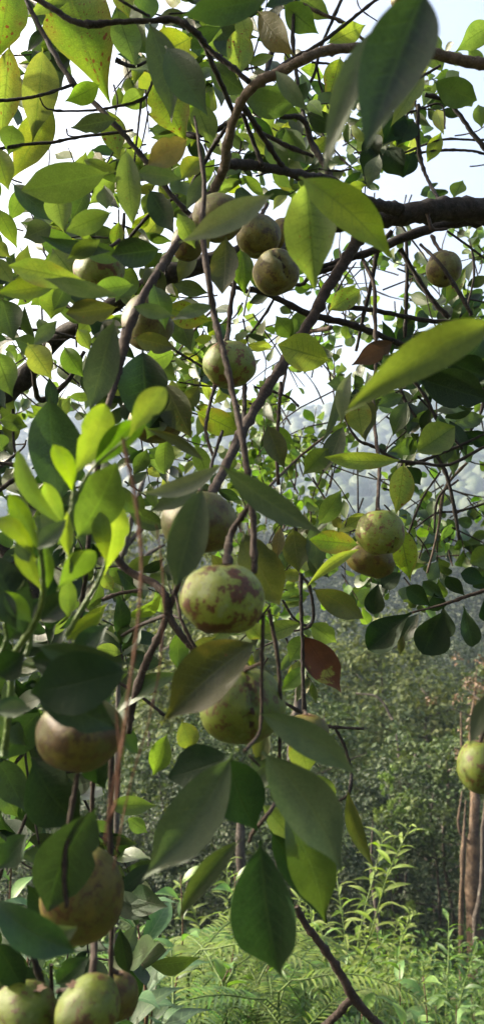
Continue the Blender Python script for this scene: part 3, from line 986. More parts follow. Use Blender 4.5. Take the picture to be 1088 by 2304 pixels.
# ------------------------------------------------------------------ the fruiting tree
tree_root = empty('tea_oil_tree', (1.35, .9, gheight(1.35, .9)), 'spreading tree with hanging round fruits, dark bark and long pointed leaves', 'tree')
P = Plant(tree_root)
limb_end = W(1100, 474, .95)
tube('trunk', [Vector((1.35, .9, -.1)), Vector((1.33, .92, .7)), Vector((1.2, .95, 1.35)), Vector((.85, .95, 1.78)), limb_end],
     [.07, .055, .042, .028, 33 / F * .95], BARK, tree_root, sides=12, seed=1, sub=6, wob=.1)
EXEC_TREE = True
D = .95
BR = [
    # thick limbs
    ([(1100, 474, .95, 62), (1010, 470, .93, 58), (930, 478, .92, 54), (870, 492, .92, 44), (800, 495, .92, 36), (700, 520, .92, 34), (560, 560, .92, 38), (470, 590, .92, 44), (380, 620, .92, 42), (330, 640, .93, 36), (230, 700, .95, 36), (130, 760, 1.0, 38), (60, 845, 1.0, 42), (-30, 930, 1.0, 44)], BARK, 12),
    ([(900, 470, .9, 30), (850, 462, .88, 26), (790, 435, .86, 24), (740, 405, .85, 22), (690, 398, .84, 22), (640, 385, .82, 22), (560, 372, .8, 24), (508, 368, .78, 24)], BARK, 10),
    ([(1110, 150, .6, 30), (1040, 136, .6, 27), (960, 120, .6, 25), (870, 112, .6, 24), (790, 108, .6, 22), (730, 115, .6, 23), (680, 135, .6, 24), (630, 162, .61, 25), (580, 186, .62, 24), (545, 225, .64, 22), (522, 280, .68, 22), (510, 330, .72, 24), (505, 375, .78, 26), (480, 430, .8, 22), (460, 480, .8, 20), (430, 520, .8, 20)], BARKT, 12),
    ([(1100, 490, .98, 30), (1000, 505, .98, 26), (920, 530, .98, 24), (850, 560, .98, 20), (760, 590, .97, 16), (680, 610, .96, 12)], BARK, 9),
    ([(806, 535, .93, 30), (780, 580, .92, 28), (735, 650, .90, 28), (700, 718, .88, 27), (655, 790, .85, 25), (610, 860, .80, 25), (565, 935, .75, 24), (525, 1010, .68, 24), (490, 1085, .6, 24), (470, 1120, .55, 20)], BARKB, 10),
    # hanging near stem down the middle
    ([(437, 262, .55, 5), (447, 320, .54, 8), (460, 420, .53, 12), (455, 520, .52, 15), (468, 620, .5, 15), (482, 710, .5, 16), (505, 800, .48, 15), (525, 890, .47, 15), (545, 990, .45, 16), (560, 1090, .44, 16), (570, 1190, .43, 17), (572, 1290, .42, 15)], BARKB, 9),
    ([(470, 440, .7, 22), (430, 500, .66, 20), (380, 575, .62, 20), (335, 645, .58, 20), (300, 715, .55, 22), (278, 790, .53, 20), (262, 850, .52, 18), (240, 930, .5, 16), (222, 1040, .5, 14), (205, 1160, .5, 12), (198, 1240, .5, 12)], BARKB, 9),
    # upper left twigs
    ([(55, -10, .75, 12), (100, 80, .74, 12), (160, 180, .72, 13), (205, 225, .72, 14), (250, 270, .7, 14), (292, 318, .7, 13), (345, 385, .7, 12), (400, 455, .7, 12), (445, 500, .7, 12)], BARK, 8),
    ([(70, -10, .6, 14), (120, 20, .6, 15), (165, 48, .6, 15), (205, 55, .6, 18), (260, 50, .6, 13), (330, 47, .6, 13), (392, 45, .6, 15), (430, 65, .6, 17), (460, 100, .62, 16), (480, 150, .66, 13), (510, 215, .7, 12), (530, 270, .75, 12)], BARK, 8),
    ([(445, 80, .62, 14), (480, 120, .62, 13), (520, 150, .62, 14), (560, 185, .62, 14)], BARK, 8),
    ([(-10, 228, .7, 9), (50, 222, .7, 8), (100, 212, .7, 8), (172, 188, .72, 7)], BARK, 6),
    ([(-10, 337, .7, 9), (60, 325, .7, 8), (120, 320, .7, 8), (180, 308, .7, 7), (270, 298, .7, 7), (300, 292, .7, 6)], BARK, 6),
    ([(75, 243, .8, 5), (130, 250, .8, 5), (210, 248, .8, 6), (270, 238, .8, 7), (325, 220, .8, 8), (345, 180, .8, 6)], BARK, 6),
    ([(90, 220, .75, 4), (105, 244, .76, 4), (140, 248, .78, 4)], BARK, 5),
    ([(150, 290, .72, 4), (155, 305, .72, 4), (185, 308, .72, 4)], BARK, 5),
    ([(318, 225, .8, 7), (312, 280, .8, 6), (305, 340, .8, 5), (300, 390, .8, 4)], BARK, 6),
    ([(255, -10, .58, 6), (290, 12, .58, 7), (335, 36, .6, 8)], BARK, 6),
    ([(262, 135, .8, 12), (285, 146, .8, 10), (310, 148, .8, 8), (360, 120, .8, 6)], BARK, 6),
    ([(430, 420, .8, 10), (480, 330, .8, 12), (500, 300, .78, 10), (540, 260, .78, 8)], BARK, 7),
    ([(340, 260, .9, 8), (410, 300, .88, 12), (470, 300, .86, 14), (515, 275, .85, 12), (560, 250, .82, 8)], BARK, 7),
    # centre top
    ([(545, 235, .75, 14), (580, 290, .78, 14), (612, 340, .8, 13), (640, 385, .82, 13)], BARK, 8),
    ([(545, 255, .78, 11), (570, 320, .8, 11), (590, 375, .8, 10)], BARK, 7),
    ([(560, 235, .85, 8), (630, 260, .86, 12), (680, 268, .87, 14), (700, 320, .88, 15), (725, 365, .87, 15), (745, 405, .86, 14)], BARK, 8),
    ([(590, 300, .9, 10), (650, 330, .9, 11), (705, 352, .9, 8)], BARK, 7),
    ([(665, -10, 1.0, 9), (658, 80, 1.0, 10), (668, 180, .98, 10), (683, 262, .96, 10), (700, 320, .93, 10)], BARK, 7),
    ([(625, -10, 1.05, 12), (622, 60, 1.05, 14), (608, 130, 1.05, 15), (590, 185, 1.0, 10)], BARK, 7),
    ([(858, -10, .8, 8), (800, 35, .8, 8), (750, 75, .8, 9), (700, 110, .8, 9), (650, 135, .8, 8), (600, 170, .78, 7), (560, 190, .75, 6)], BARK, 7),
    ([(770, -10, 1.1, 8), (745, 50, 1.1, 8), (720, 110, 1.1, 8), (705, 170, 1.1, 8), (680, 205, 1.1, 8)], BARK, 7),
    ([(660, 0, 1.1, 8), (720, 30, 1.1, 9), (770, 50, 1.1, 9), (818, 90, 1.1, 7)], BARKT, 7),
    ([(800, -10, 1.2, 3), (810, 20, 1.2, 3), (848, 48, 1.2, 3)], BARK, 5),
    ([(700, 140, 1.1, 6), (745, 145, 1.1, 6), (780, 160, 1.1, 4)], BARK, 5),
    ([(710, 140, 1.1, 6), (720, 190, 1.1, 7), (738, 245, 1.1, 5)], BARK, 5),
    ([(945, -10, .3, 9), (942, 40, .32, 10), (942, 110, .4, 12)], BARK, 7),
    ([(940, 235, 1.1, 10), (938, 300, 1.1, 11), (945, 360, 1.1, 10), (962, 405, 1.08, 9), (985, 448, 1.0, 8)], BARK, 7),
    ([(955, 213, 1.1, 9), (1005, 228, 1.1, 11), (1035, 262, 1.1, 11), (1065, 305, 1.1, 12), (1100, 345, 1.1, 13)], BARK, 7),
    ([(905, 345, 1.2, 5), (990, 315, 1.2, 6), (1060, 315, 1.2, 6), (1100, 315, 1.2, 5)], BARK, 5),
    ([(930, 345, 1.2, 6), (1000, 338, 1.2, 7), (1060, 340, 1.2, 7), (1100, 350, 1.2, 7)], BARK, 5),
    ([(880, 170, .9, 8), (930, 178, .9, 9), (990, 148, .9, 6)], BARK, 6),
    ([(880, 260, 1.1, 5), (930, 250, 1.1, 6), (990, 235, 1.1, 5), (1000, 290, 1.1, 4)], BARK, 5),
    ([(715, 380, .8, 6), (760, 385, .8, 5), (790, 380, .8, 4)], BARK, 5),
    # right, under the limb
    ([(815, 585, .95, 10), (840, 640, .93, 10), (843, 720, .9, 10), (845, 800, .88, 10), (840, 880, .85, 9), (842, 960, .8, 9), (852, 1050, .72, 9), (850, 1100, .69, 9), (848, 1148, .66, 11)], BARKB, 7),
    ([(880, 520, 1.0, 12), (850, 560, 1.0, 13), (838, 620, 1.0, 11), (815, 720, 1.0, 9), (800, 790, 1.0, 7)], BARK, 7),
    ([(912, 530, 1.05, 9), (915, 600, 1.05, 9), (913, 680, 1.05, 9), (910, 765, 1.05, 8)], BARK, 7),
    ([(900, 560, 1.0, 14), (935, 620, 1.0, 11), (975, 680, 1.0, 12), (1010, 715, 1.0, 12)], BARK, 7),
    ([(945, 550, .8, 7), (985, 590, .78, 9), (1020, 640, .78, 10), (1050, 690, .78, 11), (1060, 710, .78, 10)], BARK, 7),
    ([(960, 480, .85, 9), (972, 515, .85, 8), (1005, 515, .85, 6)], BARKB, 6),
    ([(1005, 520, 1.0, 6), (1060, 560, 1.0, 6), (1100, 590, 1.0, 6)], BARK, 5),
    ([(1060, 560, 1.1, 5), (1065, 620, 1.1, 6), (1050, 690, 1.1, 6)], BARK, 5),
    ([(560, 650, .95, 14), (610, 665, .96, 15), (690, 705, .97, 16), (770, 725, .98, 16), (830, 745, .99, 15), (900, 775, 1.0, 15), (960, 802, 1.0, 15), (1030, 825, 1.0, 16), (1100, 850, 1.0, 18)], BARK, 9),
    ([(770, 690, 1.0, 14), (850, 700, 1.0, 12), (950, 720, 1.0, 12), (1030, 725, 1.0, 10)], BARK, 7),
    ([(680, 750, .95, 9), (700, 745, .93, 11), (745, 738, .9, 13)], BARKT, 7),
    ([(760, 600, .96, 14), (700, 620, .97, 12), (680, 640, .97, 9), (660, 640, .97, 7)], BARK, 7),
    ([(500, 620, .9, 11), (520, 640, .9, 10), (555, 655, .92, 12)], BARK, 7),
    ([(548, 560, .8, 11), (533, 610, .8, 11), (520, 680, .78, 12), (510, 760, .76, 10), (490, 840, .74, 9), (470, 920, .72, 9), (463, 970, .7, 9), (480, 1030, .68, 8)], BARKB, 7),
    ([(580, 480, .75, 10), (560, 540, .77, 12), (545, 590, .78, 12), (538, 640, .8, 8)], BARK, 7),
    ([(640, 620, 1.1, 6), (600, 700, 1.1, 7), (540, 780, 1.1, 6), (500, 830, 1.1, 5)], BARK, 5),
    ([(632, 860, .9, 9), (626, 940, .88, 10), (622, 1010, .86, 10), (626, 1090, .85, 9)], BARKB, 7),
    ([(650, 790, 1.05, 6), (640, 850, 1.0, 7), (632, 890, .95, 7)], BARK, 6),
    ([(570, 870, 1.0, 6), (610, 880, 1.0, 6), (650, 895, 1.0, 6), (672, 915, 1.0, 6)], BARK, 5),
    ([(380, 780, .95, 6), (430, 810, .95, 7), (470, 835, .95, 6)], BARK, 5),
    ([(395, 800, 1.0, 5), (440, 740, 1.0, 6), (475, 700, 1.0, 6)], BARKT, 5),
    ([(548, 840, .8, 10), (550, 900, .78, 12), (548, 960, .75, 12)], BARK, 7),
    ([(500, 970, .65, 8), (480, 1030, .62, 9), (472, 1060, .6, 9)], BARK, 7),
    ([(770, 955, 1.1, 5), (720, 990, 1.1, 6), (660, 1040, 1.1, 7), (600, 1100, 1.0, 7)], BARKT, 6),
    ([(1088, 1005, .95, 8), (1010, 1045, .95, 8), (950, 1042, .95, 9), (890, 1035, .95, 9), (850, 1010, .95, 9), (800, 985, .95, 7), (770, 930, .95, 6)], BARK, 7),
    ([(1100, 970, 1.0, 6), (1040, 1000, 1.0, 8), (990, 1020, 1.0, 9), (940, 1040, 1.0, 9), (900, 1045, 1.0, 8)], BARK, 7),
    ([(965, 1000, 1.0, 9), (1000, 1060, 1.0, 10), (1020, 1140, 1.0, 9), (1032, 1215, 1.0, 8)], BARK, 7),
    ([(1030, 1080, 1.05, 6), (985, 1120, 1.05, 7), (975, 1200, 1.05, 5)], BARK, 6),
    ([(990, 1060, 1.1, 5), (950, 1120, 1.1, 6), (925, 1180, 1.1, 6), (900, 1250, 1.1, 5)], BARK, 6),
    ([(1050, 1040, 1.1, 7), (1000, 1100, 1.1, 7), (985, 1190, 1.1, 7), (960, 1290, 1.1, 5)], BARKT, 6),
    ([(1100, 1130, 1.1, 6), (1030, 1150, 1.1, 6), (980, 1155, 1.1, 5), (930, 1190, 1.1, 4)], BARK, 6),
    ([(800, 590, 1.2, 4), (760, 650, 1.2, 5), (720, 760, 1.2, 4), (700, 850, 1.2, 4)], BARK, 5),
    ([(1088, 870, 1.05, 8), (1080, 930, 1.05, 7), (1050, 980, 1.05, 6)], BARK, 6),
    ([(890, 850, 1.0, 8), (910, 900, 1.0, 8), (935, 940, 1.0, 7)], BARK, 6),
    ([(925, 850, 1.0, 9), (960, 900, 1.0, 9), (985, 950, 1.0, 8), (1040, 1010, 1.0, 7)], BARK, 6),
    # lower middle
    ([(258, 1250, .62, 17), (295, 1288, .62, 19), (345, 1312, .61, 19), (372, 1340, .6, 19), (380, 1385, .6, 18), (405, 1425, .6, 18), (436, 1460, .6, 18)], BARKB, 9),
    ([(405, 1300, .6, 14), (388, 1350, .6, 15), (358, 1430, .6, 18), (325, 1500, .6, 19), (298, 1590, .6, 17), (290, 1650, .6, 14)], BARKB, 9),
    ([(275, 1430, .7, 9), (320, 1405, .68, 10), (375, 1385, .64, 10), (405, 1392, .62, 6)], BARK, 7),
    ([(230, 1350, .6, 10), (270, 1335, .6, 10), (320, 1328, .6, 9)], BARKB, 7),
    ([(396, 1340, .55, 8), (410, 1400, .54, 9), (440, 1460, .54, 9)], BARKB, 7),
    ([(512, 1240, .43, 22), (520, 1200, .44, 16), (545, 1160, .44, 14), (565, 1130, .44, 11)], BARKB, 8),
    ([(592, 1380, .40, 10), (590, 1450, .4, 10), (588, 1530, .4, 9), (585, 1640, .4, 8), (550, 1690, .38, 9)], BARKB, 7),
    ([(604, 1370, .45, 10), (618, 1440, .45, 11), (628, 1520, .45, 10), (630, 1620, .45, 10), (628, 1710, .45, 9)], BARKB, 7),
    ([(676, 1290, .65, 9), (677, 1370, .65, 9), (680, 1450, .65, 9), (681, 1530, .65, 9), (684, 1602, .65, 13)], BARK, 7),
    ([(672, 1290, .7, 6), (695, 1320, .7, 8), (705, 1385, .7, 8), (692, 1412, .7, 7), (660, 1420, .7, 5)], BARK, 6),
    ([(635, 1350, .8, 7), (660, 1390, .8, 6), (690, 1410, .8, 5)], BARK, 6),
    ([(630, 1575, .7, 8), (680, 1605, .7, 9), (725, 1632, .7, 9), (770, 1637, .7, 7), (818, 1640, .7, 6)], BARK, 7),
    ([(752, 1637, .7, 7), (768, 1665, .7, 8), (778, 1690, .7, 8), (790, 1740, .7, 7), (784, 1785, .7, 7), (750, 1808, .7, 5)], BARK, 6),
    ([(790, 1742, .68, 6), (786, 1770, .66, 6), (782, 1790, .65, 5)], BARK, 6),
    ([(260, 1530, .7, 9), (320, 1570, .7, 8), (370, 1610, .7, 8)], BARK, 6),
    ([(625, 1800, .45, 10), (600, 1835, .42, 11), (570, 1870, .42, 10), (560, 1895, .42, 8)], BARKB, 7),
    ([(560, 1700, .38, 7), (585, 1725, .38, 6)], BARKB, 6),
    ([(665, 2040, .6, 16), (690, 2085, .6, 17), (725, 2130, .6, 18), (765, 2190, .6, 20), (795, 2245, .6, 26), (830, 2285, .6, 20), (870, 2325, .6, 20)], BARKB, 9),
    ([(790, 2245, .6, 20), (765, 2275, .6, 19), (730, 2310, .6, 20), (700, 2345, .6, 20)], BARKB, 9),
    # lower left stems
    ([(252, 1650, .4, 18), (250, 1760, .4, 15), (248, 1880, .4, 14), (250, 1980, .4, 13), (252, 2080, .4, 13), (250, 2190, .4, 13), (252, 2230, .4, 12)], BARKB, 8),
    ([(178, 1720, .34, 12), (165, 1800, .34, 13), (152, 1880, .34, 13), (145, 1960, .34, 13), (150, 2040, .34, 12)], BARKB, 8),
    ([(212, 1720, .5, 10), (208, 1800, .5, 11), (210, 1900, .5, 10), (205, 2000, .5, 10), (212, 2130, .42, 18), (205, 2220, .4, 20)], BARKB, 8),
    ([(-10, 1750, .6, 9), (45, 1705, .6, 10), (85, 1650, .6, 8)], BARK, 7),
    ([(56, 1600, .6, 6), (58, 1700, .6, 7), (72, 1800, .6, 7), (88, 1900, .6, 6)], BARK, 6),
    ([(80, 1790, .5, 8), (50, 1860, .5, 9), (20, 1920, .5, 10), (-5, 1985, .5, 10)], BARK, 7),
    ([(55, 2080, .4, 14), (75, 2150, .4, 15), (100, 2230, .4, 18), (125, 2290, .38, 24)], BARK, 8),
    ([(115, 2170, .4, 10), (118, 2240, .4, 12), (130, 2300, .38, 20)], BARKB, 8),
    ([(-10, 1215, .8, 30), (30, 1265, .8, 34), (75, 1330, .8, 30), (110, 1400, .8, 24)], BARK, 9),
    ([(-10, 1040, .8, 9), (45, 1050, .8, 10), (75, 1080, .8, 9), (90, 1140, .8, 8)], BARK, 6),
    ([(-10, 1110, .8, 12), (30, 1080, .8, 12), (55, 1060, .8, 9)], BARK, 6),
    ([(30, 920, .9, 8), (32, 1000, .9, 7), (45, 1050, .88, 7)], BARK, 6),
    ([(45, 1080, .85, 6), (60, 1130, .85, 7), (95, 1150, .85, 5)], BARK, 6),
    ([(-10, 1060, .8, 10), (50, 1010, .85, 5), (60, 990, .85, 4)], BARK, 5),
    ([(-10, 725, .9, 9), (55, 740, .9, 9), (110, 745, .9, 8), (160, 758, .9, 8), (215, 778, .9, 7)], BARK, 6),
    ([(75, 830, .9, 12), (90, 900, .95, 14), (150, 860, .95, 12), (190, 790, .95, 10)], BARK, 7),
    ([(280, 480, .8, 8), (275, 560, .8, 8), (283, 640, .8, 7)], BARK, 6),
    ([(400, 440, .8, 8), (340, 480, .82, 10), (290, 540, .84, 9), (270, 600, .85, 8)], BARK, 6),
    ([(375, 590, .75, 7), (365, 680, .75, 8), (345, 750, .75, 7)], BARK, 6),
    ([(285, 745, .56, 26), (272, 800, .54, 22), (262, 850, .52, 18)], BARKB, 9),
    ([(200, 1240, .55, 12), (188, 1330, .6, 12), (180, 1400, .6, 11)], BARK, 7),
    ([(430, 1150, .6, 8), (400, 1220, .6, 8), (395, 1290, .6, 9)], BARK, 6),
    ([(640, 1160, .9, 8), (665, 1190, .9, 8), (672, 1250, .9, 7)], BARK, 6),
]
for pl, mt, sd in BR:
    big = max(q[3] for q in pl) > 18
    branch(tree_root, pl, mt, 'branch' if big else 'twig', sides=sd, wob=.10 if big else .16, jit=.12)


def L(kind, bx, by, tx, ty, w, d, shape='ov', bs=0.0, bn=None, dt=0.0, roll=None, plant=None, fold=None, petiole=.05, twist=None, nick=None):
    if kind in ('lime', 'limed') and shape in ('ob', 'el'):
        w *= .90
        twist = rng.uniform(-.25, .25) if twist is None else twist
        fold = rng.uniform(.08, .22) if fold is None else fold
    p0 = W(bx, by, d); p1 = W(tx, ty, d + dt)
    ln = (p1 - p0).length
    if roll is None:
        roll = rng.uniform(-.35, .35)
    wd = w / F * (d + dt / 2) / max(.5, math.cos(roll))
    if nick is None and rng.random() < .4 and w > 40:
        nick = (rng.choice((-1, 1)), rng.uniform(.3, .9), rng.uniform(.10, .3))
    V, Fc, UV = leaf_geo(ln, wd, shape, fold=rng.uniform(.14, .42 if w < 85 else .56) if fold is None else fold, bn=rng.uniform(-.08, .10) if bn is None else bn, bs=bs,
                         wav=rng.uniform(.03, .11), nseg=22 if w > 45 else 10, nac=2, petiole=petiole, twist=rng.uniform(-.7, .7) if twist is None else twist, nick=nick)
    (plant or P).leaf(V, Fc, UV, basis(p0, p1, roll), kind, w * math.hypot(bx - tx, by - ty))


